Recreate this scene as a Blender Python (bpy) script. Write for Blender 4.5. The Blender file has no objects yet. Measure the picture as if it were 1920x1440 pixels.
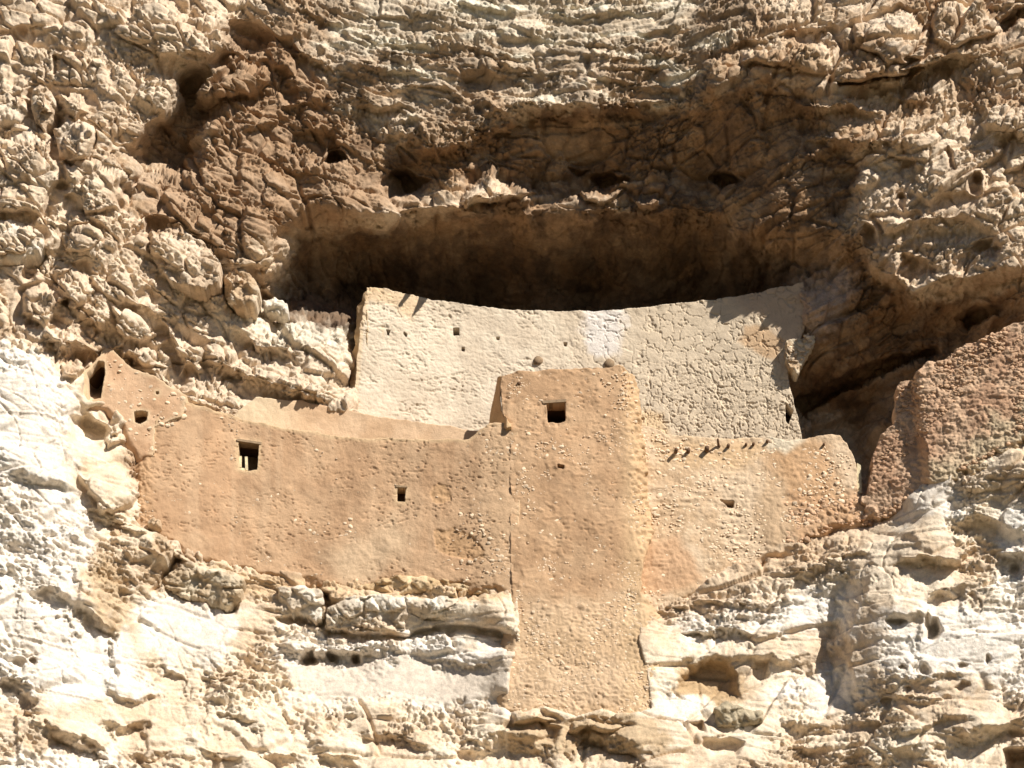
import bpy, math, random
import numpy as np
from mathutils import Matrix, Vector

# ------------------------------------------------------------------ camera, sky, sun, exposure
D, CZ, PITCH, F = 60.0, 1.7, math.radians(23.0), 4890.0      # metres, metres, radians, focal length in photo pixels
SUN = np.array([0.98, -1.0, 1.20]); SUN = SUN / np.linalg.norm(SUN)   # direction towards the sun
scene = bpy.context.scene
col = scene.collection
cam_d = bpy.data.cameras.new('camera'); cam = bpy.data.objects.new('camera', cam_d); col.objects.link(cam)
cam.location = (0, -D, CZ); cam.rotation_euler = (math.pi/2 + PITCH, 0, 0)
cam_d.sensor_width = 36.0; cam_d.lens = F/1920*36.0; cam_d.clip_end = 5000
scene.camera = cam
world = bpy.data.worlds.new('World'); scene.world = world; world.use_nodes = True
wn = world.node_tree; bg = wn.nodes['Background']
sky = wn.nodes.new('ShaderNodeTexSky'); sky.sky_type = 'NISHITA'; sky.sun_disc = False
elev = math.asin(SUN[2]); azim = math.atan2(SUN[0], SUN[1])
sky.altitude = 1100; sky.air_density = 0.65; sky.dust_density = 0.2      # dry, high desert air
sky.sun_elevation = elev; sky.sun_rotation = azim
wn.links.new(sky.outputs[0], bg.inputs[0]); bg.inputs[1].default_value = 0.05
sun_d = bpy.data.lights.new('sun', 'SUN'); sun = bpy.data.objects.new('sun', sun_d); col.objects.link(sun)
sun_d.energy = 5.0; sun_d.angle = math.radians(0.5); sun_d.color = (1.0, 0.95, 0.87)
sun.rotation_euler = (math.pi/2 - elev, 0, math.atan2(SUN[0], -SUN[1]))
sun.location = (40, -60, 80)
scene.view_settings.view_transform = 'Standard'; scene.view_settings.look = 'None'
scene.view_settings.exposure = 0.42; scene.view_settings.gamma = 1.0

# ------------------------------------------------------------------ helpers
random.seed(5); rng = np.random.default_rng(11)
SP, CP = math.sin(PITCH), math.cos(PITCH)
f32 = np.float32
def at(u, v, Y):
    """photo pixel + depth into the cliff (metres) -> point in the place"""
    a = (np.asarray(u, dtype=np.float64) - 960.0)/F; b = (720.0 - np.asarray(v, dtype=np.float64))/F
    dy = CP - b*SP; dz = SP + b*CP
    t = (Y + D)/dy
    return np.stack([a*t, np.broadcast_to(Y, t.shape)*1.0, CZ + dz*t], -1)
PERM = rng.permutation(256).astype(np.int32); PERM = np.concatenate([PERM, PERM])
G3 = rng.normal(size=(256, 3)); G3 = (G3/np.linalg.norm(G3, axis=1)[:, None]).astype(f32)
R1 = rng.random((256, 4)).astype(f32)
def hsh(x, y, z): return PERM[PERM[PERM[x & 255] + (y & 255)] + (z & 255)]
from concurrent.futures import ThreadPoolExecutor
POOL = ThreadPoolExecutor(4)
def par(fn):
    def run(p, *a, **k):
        if p.ndim < 3 or p.shape[0] < 64: return fn(p, *a, **k)
        r = list(POOL.map(lambda c: fn(c, *a, **k), np.array_split(p, 8)))
        return tuple(np.concatenate(x) for x in zip(*r)) if isinstance(r[0], tuple) else np.concatenate(r)
    return run
@par
def perlin(p, s=1.0, seed=0):
    q = (p*s + seed*17.31).astype(f32); i = np.floor(q).astype(np.int32); f = q - i
    w = f*f*f*(f*(f*6 - 15) + 10)
    out = 0
    for a in (0, 1):
        wx = w[..., 0] if a else 1 - w[..., 0]
        for b in (0, 1):
            wy = w[..., 1] if b else 1 - w[..., 1]
            for c in (0, 1):
                wz = w[..., 2] if c else 1 - w[..., 2]
                g = G3[hsh(i[..., 0]+a, i[..., 1]+b, i[..., 2]+c)]
                d = g[..., 0]*(f[..., 0]-a) + g[..., 1]*(f[..., 1]-b) + g[..., 2]*(f[..., 2]-c)
                out = out + wx*wy*wz*d
    return out*1.6
def fbm(p, s, n=4, seed=0, g=0.5):
    o = 0; a = 1.0
    for k in range(n): o = o + a*perlin(p, s*2.03**k, seed+k*3); a *= g
    return o
def billow(p, s, n=3, seed=0, g=0.5):
    o = 0; a = 1.0
    for k in range(n): o = o + a*(np.abs(perlin(p, s*2.1**k, seed+k*5))*2 - 0.5); a *= g
    return o
@par
def worley(p, s, seed=0, jit=0.85):
    """nearest cell: F1, F2, cell id, vector to its centre"""
    q = (p*s + seed*9.7).astype(f32); i0 = np.floor(q - 0.5).astype(np.int32)
    sh = q.shape[:-1]
    f1 = np.full(sh, 9, f32); f2 = np.full(sh, 9, f32); idn = np.zeros(sh, np.int32); vec = np.zeros(q.shape, f32)
    for a in (0, 1):
        for b in (0, 1):
            for c in (0, 1):
                ix, iy, iz = i0[..., 0]+a, i0[..., 1]+b, i0[..., 2]+c
                h = hsh(ix, iy, iz)
                r = R1[h]
                v = np.stack([q[..., 0]-ix-0.5-(r[..., 0]-.5)*jit, q[..., 1]-iy-0.5-(r[..., 1]-.5)*jit, q[..., 2]-iz-0.5-(r[..., 2]-.5)*jit], -1)
                d = np.sqrt((v*v).sum(-1))
                m = d < f1
                f2 = np.where(m, f1, np.minimum(f2, d)); f1 = np.where(m, d, f1)
                idn = np.where(m, h, idn); vec = np.where(m[..., None], v, vec)
    return f1, f2, idn, vec
def sst(a, b, x):
    t = np.clip((x-a)/(b-a), 0, 1); return t*t*(3-2*t)
def facets(p, s, seed=0, tilt=0.8, crease=0.5, ew=0.22):
    """broken-rock relief: every cell a tilted plane of its own, creases between"""
    f1, f2, i, v = worley(p, s, seed)
    g = G3[(i*7+3) & 255]
    h = (R1[i, 3]-0.5)*1.1 + tilt*(v*g).sum(-1) - 0.35*f1*f1
    w = sst(0.0, ew, f2-f1)
    return w*h - (1-w)*crease
def pillow(p, s, seed=0, off=0.8, tilt=0.45, ew=0.4, crease=0.5):
    """rounded blocks of uneven height with tight creases between"""
    f1, f2, i, v = worley(p, s, seed); g = G3[(i*7+3) & 255]
    w = sst(0.0, ew, f2-f1)**0.7
    return w*((R1[i, 3]-0.5)*off + 0.35 + tilt*(v*g).sum(-1)) - (1-w)*crease
def poly_sd(u, v, poly):
    """signed distance in photo pixels, negative inside"""
    P = np.asarray(poly, float); n = len(P)
    d = np.full(u.shape, 1e12); ins = np.zeros(u.shape, bool)
    for k in range(n):
        ax, ay = P[k]; bx, by = P[(k+1) % n]; ex, ey = bx-ax, by-ay
        t = np.clip(((u-ax)*ex + (v-ay)*ey)/(ex*ex+ey*ey+1e-9), 0, 1)
        d = np.minimum(d, (u-ax-t*ex)**2 + (v-ay-t*ey)**2)
        if ey != 0:
            c = ((ay > v) != (by > v)) & (u < (ex)*(v-ay)/ey + ax); ins ^= c
    d = np.sqrt(d); return np.where(ins, -d, d)
class RBF:
    def __init__(s, pts, aspect=1.0):
        P = np.array(pts, float); s.p = P[:, :2]; s.k = aspect
        n = len(P); d = s.dist(P[:, 0], P[:, 1]); A = np.zeros((n+1, n+1)); A[:n, :n] = d + 0.0; A[n, :n] = 1; A[:n, n] = 1
        A[:n, :n] -= np.eye(n)*2.0
        s.w = np.linalg.lstsq(A, np.append(P[:, 2], 0), rcond=None)[0]
    def dist(s, u, v):
        return np.sqrt((u[..., None]-s.p[:, 0])**2 + (v[..., None]-s.p[:, 1])**2 + 60.0)
    def __call__(s, u, v):
        u = np.asarray(u, float); v = np.asarray(v, float)
        return s.dist(u, v) @ s.w[:-1] + s.w[-1]
def new_mesh(name, co, quads, tris=None):
    me = bpy.data.meshes.new(name)
    nq = len(quads); nt = 0 if tris is None else len(tris)
    me.vertices.add(len(co)); me.vertices.foreach_set('co', np.ascontiguousarray(co, dtype=f32).ravel())
    loops = np.asarray(quads, np.int32).ravel()
    starts = np.arange(nq, dtype=np.int32)*4; tot = np.full(nq, 4, np.int32)
    if nt:
        loops = np.concatenate([loops, np.asarray(tris, np.int32).ravel()])
        starts = np.concatenate([starts, nq*4 + np.arange(nt, dtype=np.int32)*3]); tot = np.concatenate([tot, np.full(nt, 3, np.int32)])
    me.loops.add(len(loops)); me.loops.foreach_set('vertex_index', loops)
    me.polygons.add(nq+nt); me.polygons.foreach_set('loop_start', starts); me.polygons.foreach_set('loop_total', tot)
    me.polygons.foreach_set('use_smooth', np.ones(nq+nt, bool))
    me.update(calc_edges=True); me.validate()
    return me
def set_col(me, c):
    a = me.color_attributes.new('tint', 'FLOAT_COLOR', 'POINT')
    a.data.foreach_set('color', np.concatenate([c, np.ones((len(c), 1))], 1).astype(f32).ravel())
def link(name, me, mat, parent=None):
    o = bpy.data.objects.new(name, me); col.objects.link(o)
    if mat and not me.materials: me.materials.append(mat)
    if parent: o.parent = parent
    return o
def tag(o, label=None, cat=None, group=None, kind=None):
    if label: o['label'] = label
    if cat: o['category'] = cat
    if group: o['group'] = group
    if kind: o['kind'] = kind
    return o
def grid_quads(nv, nu, keep=None):
    idx = np.arange(nv*nu, dtype=np.int32).reshape(nv, nu)
    q = np.stack([idx[:-1, :-1], idx[1:, :-1], idx[1:, 1:], idx[:-1, 1:]], -1)
    return q[keep] if keep is not None else q.reshape(-1, 4)
def blur(a, n):
    for _ in range(n):
        p = np.pad(a, ((1, 1), (1, 1)) + ((0, 0),)*(a.ndim-2), mode='edge')
        a = (p[:-2, 1:-1] + p[2:, 1:-1] + p[1:-1, :-2] + p[1:-1, 2:] + 2*p[1:-1, 1:-1])/6
    return a
def normals(P):
    du = np.gradient(P, axis=1); dv = np.gradient(P, axis=0)
    n = np.cross(dv, du); return n/(np.linalg.norm(n, axis=-1)[..., None]+1e-9)

# ------------------------------------------------------------------ materials
def mat_nodes(name):
    m = bpy.data.materials.new(name); m.use_nodes = True; nt = m.node_tree
    return m, nt, nt.nodes['Principled BSDF']
def rock_mat(name, s1=7.0, s2=34.0, var=0.35, bump=0.5, dist=0.02, base=None, vor=0.0, rough=0.93, obj_rand=0.0):
    m, nt, bs = mat_nodes(name); N = nt.nodes; L = nt.links
    geo = N.new('ShaderNodeNewGeometry')
    n1 = N.new('ShaderNodeTexNoise'); n1.inputs['Scale'].default_value = s1; n1.inputs['Detail'].default_value = 6; n1.inputs['Roughness'].default_value = .65
    n2 = N.new('ShaderNodeTexNoise'); n2.inputs['Scale'].default_value = s2; n2.inputs['Detail'].default_value = 4; n2.inputs['Roughness'].default_value = .7
    for n in (n1, n2): L.new(geo.outputs['Position'], n.inputs['Vector'])
    if base is None:
        c = N.new('ShaderNodeAttribute'); c.attribute_name = 'tint'; cs = c.outputs['Color']
    else:
        c = N.new('ShaderNodeRGB'); c.outputs[0].default_value = (*base, 1); cs = c.outputs[0]
    mr = N.new('ShaderNodeMapRange'); mr.inputs[1].default_value = .3; mr.inputs[2].default_value = .7
    mr.inputs[3].default_value = 1-var; mr.inputs[4].default_value = 1+var*.75; L.new(n1.outputs[0], mr.inputs[0])
    mr2 = N.new('ShaderNodeMapRange'); mr2.inputs[1].default_value = .3; mr2.inputs[2].default_value = .7
    mr2.inputs[3].default_value = 1-var*.7; mr2.inputs[4].default_value = 1+var*.6; L.new(n2.outputs[0], mr2.inputs[0])
    mu = N.new('ShaderNodeMath'); mu.operation = 'MULTIPLY'; L.new(mr.outputs[0], mu.inputs[0]); L.new(mr2.outputs[0], mu.inputs[1])
    fac = mu.outputs[0]
    if obj_rand:
        oi = N.new('ShaderNodeObjectInfo'); m3 = N.new('ShaderNodeMapRange'); m3.inputs[3].default_value = 1-obj_rand; m3.inputs[4].default_value = 1+obj_rand
        L.new(oi.outputs['Random'], m3.inputs[0]); m4 = N.new('ShaderNodeMath'); m4.operation = 'MULTIPLY'
        L.new(fac, m4.inputs[0]); L.new(m3.outputs[0], m4.inputs[1]); fac = m4.outputs[0]
    vm = N.new('ShaderNodeVectorMath'); vm.operation = 'SCALE'; L.new(cs, vm.inputs[0]); L.new(fac, vm.inputs['Scale'])
    L.new(vm.outputs[0], bs.inputs['Base Color'])
    bs.inputs['Roughness'].default_value = rough; bs.inputs['Specular IOR Level'].default_value = 0.15
    h = N.new('ShaderNodeMath'); h.operation = 'ADD'; L.new(n1.outputs[0], h.inputs[0]); L.new(n2.outputs[0], h.inputs[1])
    b = N.new('ShaderNodeBump'); b.inputs['Strength'].default_value = bump; b.inputs['Distance'].default_value = dist
    L.new(h.outputs[0], b.inputs['Height']); L.new(b.outputs[0], bs.inputs['Normal'])
    return m
M_CLIFF = rock_mat('limestone', 6.0, 30.0, 0.24, 0.8, 0.022)
M_PLAST = rock_mat('mud_plaster', 3.0, 30.0, 0.12, 0.6, 0.025)
M_CREAM = rock_mat('cream_plaster', 3.0, 26.0, 0.10, 0.6, 0.02)
M_STONE = rock_mat('wall_stone', 10.0, 40.0, 0.18, 0.5, 0.02, base=(0.74, 0.57, 0.40), obj_rand=0.25)
M_STONER = rock_mat('red_wall_stone', 10.0, 40.0, 0.2, 0.5, 0.02, base=(0.60, 0.39, 0.245), obj_rand=0.3)
M_BOULD = rock_mat('boulder_rock', 4.0, 22.0, 0.22, 0.8, 0.03)
M_GROUND = rock_mat('valley_floor_earth', 0.3, 3.0, 0.3, 0.4, 0.05, base=(0.11, 0.095, 0.055))
M_DARK = rock_mat('room_earth', 3.0, 20.0, 0.2, 0.3, 0.02, base=(0.20, 0.12, 0.07))
def wood_mat(name, c):
    m = rock_mat(name, 12.0, 60.0, 0.3, 0.5, 0.01, base=c); return m
M_WOOD = wood_mat('weathered_beam_wood', (0.30, 0.21, 0.13))
M_WOODD = wood_mat('dark_beam_wood', (0.17, 0.10, 0.06))
M_WOODP = wood_mat('pale_wood', (0.62, 0.52, 0.33))

# ------------------------------------------------------------------ the walls: outlines (photo pixels) and depths
W = {}
W['upper'] = dict(
    poly=[(688,539),(720,540),(800,560),(880,572),(960,580),(1040,583),(1120,583),(1200,577),(1280,567),(1340,561),(1400,552),(1475,536),(1506,529),(1512,570),(1508,620),(1498,640),(1478,650),(1476,690),(1484,735),(1494,775),(1500,805),(1510,850),(1300,900),(1000,900),(800,850),(680,800),(660,770),(668,690),(676,610)],
    y=RBF([(650,540,1.5),(690,600,1.5),(690,800,1.4),(850,600,2.1),(850,850,2.0),(1050,580,2.4),(1050,850,2.3),(1280,570,2.3),(1280,850,2.2),(1490,600,1.8),(1490,850,1.7),(1570,520,1.4)]))
W['band'] = dict(
    poly=[(425,792),(452,766),(480,745),(560,751),(640,765),(690,777),(780,790),(880,806),(960,812),(960,860),(460,830)],
    y=RBF([(440,730,0.45),(440,840,0.4),(640,800,0.9),(890,800,1.2),(890,860,1.2)]))
W['left'] = dict(
    poly=[(318,756),(345,752),(400,768),(480,792),(560,806),(640,818),(700,822),(800,824),(880,822),(900,806),(918,795),(962,793),(975,830),(975,1130),(930,1100),(870,1095),(820,1088),(745,1082),(700,1095),(650,1100),(600,1088),(560,1082),(500,1072),(440,1066),(400,1052),(350,1035),(330,1015),(300,1000),(262,992),(248,980),(262,930),(268,880),(280,830),(292,790)],
    y=RBF([(255,800,-1.0),(255,1000,-1.15),(300,800,-0.85),(300,1000,-1.0),(480,800,0.0),(480,1060,-0.2),(700,820,0.25),(700,1090,0.0),(960,800,0.06),(960,1100,-0.34)]))
_lr = W['left']['y']; W['left']['y'] = lambda u, v: _lr(u, v)*(1-sst(840, 945, u)) + (_tw(u, v)+0.015)*sst(840, 945, u)
W['tower'] = dict(
    poly=[(940,704),(960,699),(1050,693),(1130,688),(1160,684),(1178,692),(1192,706),(1197,740),(1204,800),(1212,880),(1218,960),(1222,1000),(1205,1060),(1200,1110),(1212,1160),(1208,1200),(1222,1250),(1232,1336),(1180,1352),(1130,1336),(1080,1350),(1020,1332),(980,1344),(945,1330),(948,1250),(968,1195),(962,1130),(958,1080),(957,900),(957,800),(950,792),(942,775),(938,740)],
    y=None)
_tw = RBF([(940,700,0.22),(1200,700,0.22),(958,800,0.02),(1210,800,0.02),(950,1050,-0.32),(1220,1050,-0.32),(945,1340,-0.95),(1235,1340,-0.95)])
W['tower']['y'] = lambda u, v: _tw(u, v) + 0.55*np.clip((u-(1160+(v-700)*0.085))/45.0, 0, 2)**2*sst(1120, 1000, v)
W['right'] = dict(
    poly=[(1190,800),(1216,800),(1260,815),(1330,822),(1400,822),(1440,818),(1480,828),(1510,822),(1560,814),(1575,818),(1586,830),(1600,856),(1606,880),(1610,926),(1640,945),(1628,972),(1560,985),(1500,1012),(1440,1040),(1370,1072),(1330,1100),(1290,1118),(1240,1140),(1190,1160)],
    y=RBF([(1190,800,0.45),(1190,1150,-0.05),(1400,820,0.6),(1400,1080,0.05),(1580,820,0.25),(1600,960,-0.15),(1500,1010,-0.05)]))
W['far'] = dict(
    poly=[(1632,930),(1634,880),(1638,850),(1655,815),(1680,790),(1682,722),(1690,716),(1716,714),(1720,694),(1736,683),(1770,672),(1790,655),(1830,640),(1860,622),(1890,612),(1960,585),(2080,560),(2080,800),(1980,800),(1900,830),(1840,870),(1780,890),(1740,905),(1710,935),(1690,960),(1650,975),(1628,965)],
    y=None)
_fw = RBF([(1630,800,-0.15),(1630,960,-0.35),(1700,700,-0.55),(1700,930,-0.8),(1800,700,-0.95),(1800,880,-1.3),(1920,620,-1.4),(1920,830,-1.8),(2080,700,-2.2)])
W['far']['y'] = lambda u, v: _fw(u, v) - 0.35*sst(1712, 1735, u + (v-800)*-0.12)
W['hut'] = dict(
    poly=[(148,700),(160,692),(172,682),(186,668),(197,652),(212,656),(250,690),(290,705),(320,725),(350,742),(340,780),(290,800),(290,850),(262,858),(240,820),(236,800),(200,765),(160,762),(146,740)],
    y=RBF([(140,700,-1.3),(200,650,-0.95),(200,760,-1.1),(350,740,-0.72),(280,860,-0.98)]))

# ------------------------------------------------------------------ the cliff
def axis(lo, hi, step, far, grow=1.075, mx=130):
    a = list(np.arange(lo, hi, step)); s = step
    x = a[-1]
    while x < hi+far: s = min(s*grow, mx); x += s; a.append(x)
    s = step; x = a[0]; pre = []
    while x > lo-far: s = min(s*grow, mx); x -= s; pre.append(x)
    return np.array(pre[::-1] + a)
STEP = 2.0
U1 = axis(-40, 1960, STEP, 2600); V1 = axis(-40, 1480, STEP, 2300)
U, V = np.meshgrid(U1, V1)
ctrl = {
 -2300:[(-2500,9),(0,9),(960,10),(1920,9),(4400,9)],
 -900:[(-2500,0),(0,1.5),(960,3.5),(1920,2.0),(4400,1)],
 -200:[(-1200,-2),(-200,-1.7),(0,-1.6),(300,-1.5),(540,-0.6),(800,-0.1),(1100,0.0),(1350,-0.2),(1600,-0.5),(1920,-1.0),(2400,-1.4)],
 0:[(-200,-2.2),(0,-2.1),(200,-2.1),(400,-1.8),(460,-1.2),(540,-1.1),(700,-0.7),(900,-0.5),(1100,-0.3),(1300,-0.4),(1400,-0.8),(1600,-1.1),(1800,-1.3),(1920,-1.4),(2200,-1.7)],
 100:[(0,-2.2),(200,-2.2),(400,-1.9),(460,-1.0),(540,-0.95),(700,-0.75),(900,-0.6),(1100,-0.45),(1300,-0.55),(1380,-0.95),(1600,-1.15),(1800,-1.25),(1920,-1.4)],
 190:[(0,-2.3),(200,-2.3),(300,-1.9),(420,-0.9),(540,-0.6),(700,-0.35),(900,-0.3),(1100,-0.25),(1300,-0.3),(1340,-0.5),(1450,-0.8),(1600,-1.05),(1800,-1.25),(1920,-1.45)],
 265:[(420,-0.9),(540,-0.45),(640,-0.1),(720,-0.05),(800,0.0),(900,0.2),(1000,0.6),(1100,0.9),(1300,0.7),(1450,0.0),(1560,-0.5),(1610,-0.9),(1650,-1.1),(1800,-1.25),(1920,-1.45)],
 340:[(0,-2.4),(200,-2.2),(300,-0.9),(400,-0.9),(540,-0.4),(680,0.1),(760,0.9),(900,0.8),(1000,1.6),(1100,2.0),(1300,1.8),(1400,0.8),(1450,0.3),(1500,0.0),(1560,-0.2),(1595,-0.33),(1625,-0.6),(1700,-0.95),(1800,-1.15),(1920,-1.4),(2200,-1.8)],
 395:[(0,-2.4),(200,-2.1),(400,-0.8),(540,-0.3),(640,0.0),(740,0.2),(860,0.5),(980,0.7),(1100,1.0),(1240,1.2),(1330,1.5),(1400,0.95),(1450,0.55),(1480,0.35),(1560,0.05),(1595,-0.1),(1625,-0.38),(1690,-0.8),(1800,-1.1),(1920,-1.35)],
 440:[(0,-2.3),(200,-1.9),(400,-0.8),(500,-0.4),(545,0.6),(600,1.5),(700,1.7),(900,2.2),(1100,2.6),(1300,2.5),(1400,1.3),(1450,0.95),(1480,0.75),(1560,0.35),(1600,0.0),(1640,-0.45),(1700,-0.7),(1800,-1.0),(1920,-1.3)],
 500:[(0,-2.2),(200,-1.8),(400,-0.6),(500,0.1),(550,2.2),(620,3.6),(700,4.2),(900,4.8),(1100,5.0),(1300,4.6),(1400,3.4),(1470,2.3),(1540,1.45),(1600,0.85),(1640,0.1),(1680,-0.45),(1740,-0.7),(1800,-0.9),(1920,-1.25)],
 555:[(-200,-2.4),(0,-2.3),(200,-1.6),(400,-0.3),(480,0.6),(540,3.0),(640,5.0),(700,5.6),(900,6.2),(1100,6.4),(1300,6.0),(1430,4.2),(1470,2.9),(1500,1.5),(1580,1.25),(1650,0.8),(1700,0.1),(1730,-0.25),(1800,-0.55),(1920,-1.0),(2200,-1.6)],
 600:[(0,-2.4),(100,-2.0),(200,-1.5),(400,0.0),(480,0.6),(560,1.0),(640,1.35),(700,4),(1100,5),(1440,4.0),(1505,1.5),(1600,1.5),(1700,1.4),(1800,0.9),(1920,0.2),(2200,-1)],
 690:[(-200,-3.1),(0,-2.8),(100,-2.4),(160,-1.5),(220,-0.4),(330,0.0),(430,0.3),(500,0.6),(600,1.0),(650,1.3),(720,4),(1100,5.0),(1440,4.5),(1500,3.0),(1560,2.6),(1700,2.4),(1800,1.6),(1920,0.8)],
 750:[(0,-2.9),(120,-2.3),(160,-1.6),(360,-0.45),(420,-0.1),(480,0.35),(640,1.2),(1500,5.0),(1600,4.4),(1700,2.6)],
 820:[(0,-3.0),(120,-2.4),(170,-1.7),(220,-1.3),(250,-1.2),(400,1.4),(700,2),(1100,3),(1400,3),(1600,5.0),(1650,3.0),(1800,0),(1920,-1.2),(2100,-2.6)],
 880:[(1598,4.5),(1620,4.5),(1632,3.5)],
 915:[(1620,3.0)],
 930:[(-200,-3.2),(0,-3.0),(120,-2.5),(200,-1.7),(250,-1.35),(400,1.2),(700,2),(1100,2),(1400,2),(1700,-0.95),(1780,-1.45),(1860,-1.75),(1920,-1.95),(2200,-2.5)],
 1010:[(0,-3.0),(120,-2.6),(190,-1.9),(260,-1.4),(1500,-0.2),(1600,-0.6),(1700,-1.45),(1800,-1.7),(1920,-1.9)],
 1100:[(-200,-3.5),(0,-3.2),(140,-2.6),(200,-1.9),(260,-1.4),(320,-0.6),(420,-0.25),(500,-0.2),(600,0.15),(700,0.25),(900,0.2),(1250,-0.1),(1400,-0.3),(1560,-0.7),(1660,-1.6),(1800,-1.8),(1920,-1.95)],
 1200:[(0,-3.2),(150,-2.4),(230,-1.7),(300,-1.1),(420,-0.8),(500,-0.55),(600,0.05),(800,0.1),(940,0.05),(1245,-0.3),(1400,-0.5),(1580,-0.75),(1660,-1.75),(1800,-1.95),(1920,-2.1),(2200,-2.6)],
 1310:[(0,-3.3),(150,-2.5),(300,-1.6),(450,-1.2),(600,-0.55),(800,-0.5),(940,-0.55),(1240,-0.75),(1400,-0.7),(1600,-0.9),(1670,-1.85),(1800,-2.1),(1920,-2.25)],
 1370:[(0,-3.3),(200,-2.3),(400,-1.7),(600,-1.2),(800,-1.1),(960,-1.15),(1100,-1.1),(1250,-1.2),(1400,-1.1),(1600,-1.3),(1700,-2.1),(1920,-2.45)],
 1450:[(-200,-3.8),(0,-3.5),(200,-2.6),(400,-2.1),(600,-1.8),(800,-1.7),(1000,-1.7),(1200,-1.7),(1400,-1.6),(1600,-1.8),(1700,-2.3),(1920,-2.65),(2200,-3.0)],
 1800:[(-1000,-5),(0,-4.3),(960,-3),(1920,-3.8),(3000,-5)],
 3000:[(-2500,-6),(0,-6),(960,-5),(1920,-6),(4400,-6)],
 3900:[(-2500,-7),(960,-7),(4400,-7)],
}
cp = [(x, v, y) for v, row in ctrl.items() for x, y in row]
def foot(wname, line, off=-0.13):
    yf = W[wname]['y']
    for (ax, ay), (bx, by) in zip(line[:-1], line[1:]):
        n = max(1, int(math.hypot(bx-ax, by-ay)/35))
        for k in range(n):
            x = ax + (bx-ax)*k/n; y = ay + (by-ay)*k/n
            cp.append((x, y+6, float(yf(np.array(x), np.array(y))) + off))
foot('left', [(262,998),(300,1006),(340,1030),(440,1072),(560,1088),(650,1106),(745,1090),(870,1100),(950,1108)])
foot('tower', [(945,1334),(1100,1342),(1230,1346)], -0.24); foot('tower', [(944,1180),(940,1330)], -0.10)
foot('right', [(1240,1150),(1330,1106),(1440,1048),(1560,995),(1630,980)])
foot('far', [(1650,985),(1700,955),(1740,918),(1840,882),(1900,842),(1990,810)])
foot('hut', [(165,775),(200,775),(240,830),(255,865)], -0.1)
foot('band', [(418,784),(446,756)], -0.2)
foot('band', [(470,732),(560,742),(690,770)], -0.15)
foot('left', [(250,985),(258,930),(262,880)], -0.12)
foot('tower', [(1226,1150),(1234,1250),(1238,1340)], 0.1)
base = RBF(cp)
cu = np.concatenate([np.arange(-2700, -40, 90), np.arange(-40, 1970, 8), np.arange(2000, 4800, 90)]); cv = np.concatenate([np.arange(-2500, -40, 90), np.arange(-40, 1490, 8), np.arange(1520, 4100, 90)])
CU, CV = np.meshgrid(cu, cv); CY = base(CU, CV)
iu = np.clip(np.searchsorted(cu, U1)-1, 0, len(cu)-2); iv = np.clip(np.searchsorted(cv, V1)-1, 0, len(cv)-2)
fu = ((U1-cu[iu])/(cu[iu+1]-cu[iu]))[None, :]; fv = ((V1-cv[iv])/(cv[iv+1]-cv[iv]))[:, None]
def bil(a): return (a[np.ix_(iv, iu)]*(1-fv)*(1-fu) + a[np.ix_(iv, iu+1)]*(1-fv)*fu + a[np.ix_(iv+1, iu)]*fv*(1-fu) + a[np.ix_(iv+1, iu+1)]*fv*fu)
Y = bil(CY)
# wobble used to make outlines ragged
UVZ = np.stack([U/75, V/75, np.zeros_like(U)], -1)
wob = fbm(UVZ, 1.1, 5, 41, 0.68)*9; wob2 = fbm(UVZ, 1.4, 5, 77, 0.68)*9
wobs = fbm(UVZ, 1.1, 2, 141, 0.5)*11; wobs2 = fbm(UVZ, 1.4, 2, 177, 0.5)*11
def win(a, lo, hi, pad):
    i0 = np.searchsorted(a, lo-pad); i1 = np.searchsorted(a, hi+pad); return slice(max(i0-1, 0), i1+1)
def ledge(pts, a=0.2, b=0.2, t=18, hu=50, hd=60, wk=1.0):
    P = np.array(pts, float)
    if P[:, 1].mean() > 1050: a *= 1.0; b *= (1.0 if P[:, 0].mean() > 1240 else 1.3)
    s = (win(V1, P[:, 1].min(), P[:, 1].max(), max(hu, hd)*3+t), win(U1, P[0, 0], P[-1, 0], 5))
    u = U[s]; vl = np.interp(u, P[:, 0], P[:, 1]) + wob[s]*wk
    d = V[s] - vl; L = P[-1, 0]-P[0, 0]; x = (u + wob2[s]*1.5*np.clip(np.abs(d)/20, 0, 2)-P[0, 0])/L
    w = sst(0, 0.3, np.minimum(x, 1-x))
    o = np.where(d < 0, -a*np.exp(np.minimum(d, 0)/hu), np.where(d < t, -a + (a+b)*np.clip(d/t, 0, 1), b*np.exp(-np.maximum(d-t, 0)/hd)))
    Y[s] += o*np.where((x > 0) & (x < 1), w, 0)
def vledge(pts, a=0.2, b=0.2, t=18, hr=60, hl=60, wk=1.0):
    """right side stands proud, its shaded face looks left"""
    P = np.array(pts, float); s = (win(V1, P[0, 1], P[-1, 1], 5), win(U1, P[:, 0].min(), P[:, 0].max(), max(hr, hl)*3+t))
    v = V[s]; ul = np.interp(v, P[:, 1], P[:, 0]) + wob2[s]*wk
    d = ul - U[s]; L = P[-1, 1]-P[0, 1]; x = (v-P[0, 1])/L
    w = sst(0, 0.3, np.minimum(x, 1-x))
    o = np.where(d < 0, -a*np.exp(np.minimum(d, 0)/hr), np.where(d < t, -a + (a+b)*np.clip(d/t, 0, 1), b*np.exp(-np.maximum(d-t, 0)/hl)))
    Y[s] += o*np.where((x > 0) & (x < 1), w, 0)
def cavity(poly, depth, soft=10, wk=0.7):
    P = np.array(poly, float); s = (win(V1, P[:, 1].min(), P[:, 1].max(), 20), win(U1, P[:, 0].min(), P[:, 0].max(), 20))
    sd = poly_sd(U[s]+wobs[s]*wk, V[s]+wobs2[s]*wk, poly); Y[s] += depth*sst(0, soft, -sd)
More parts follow.
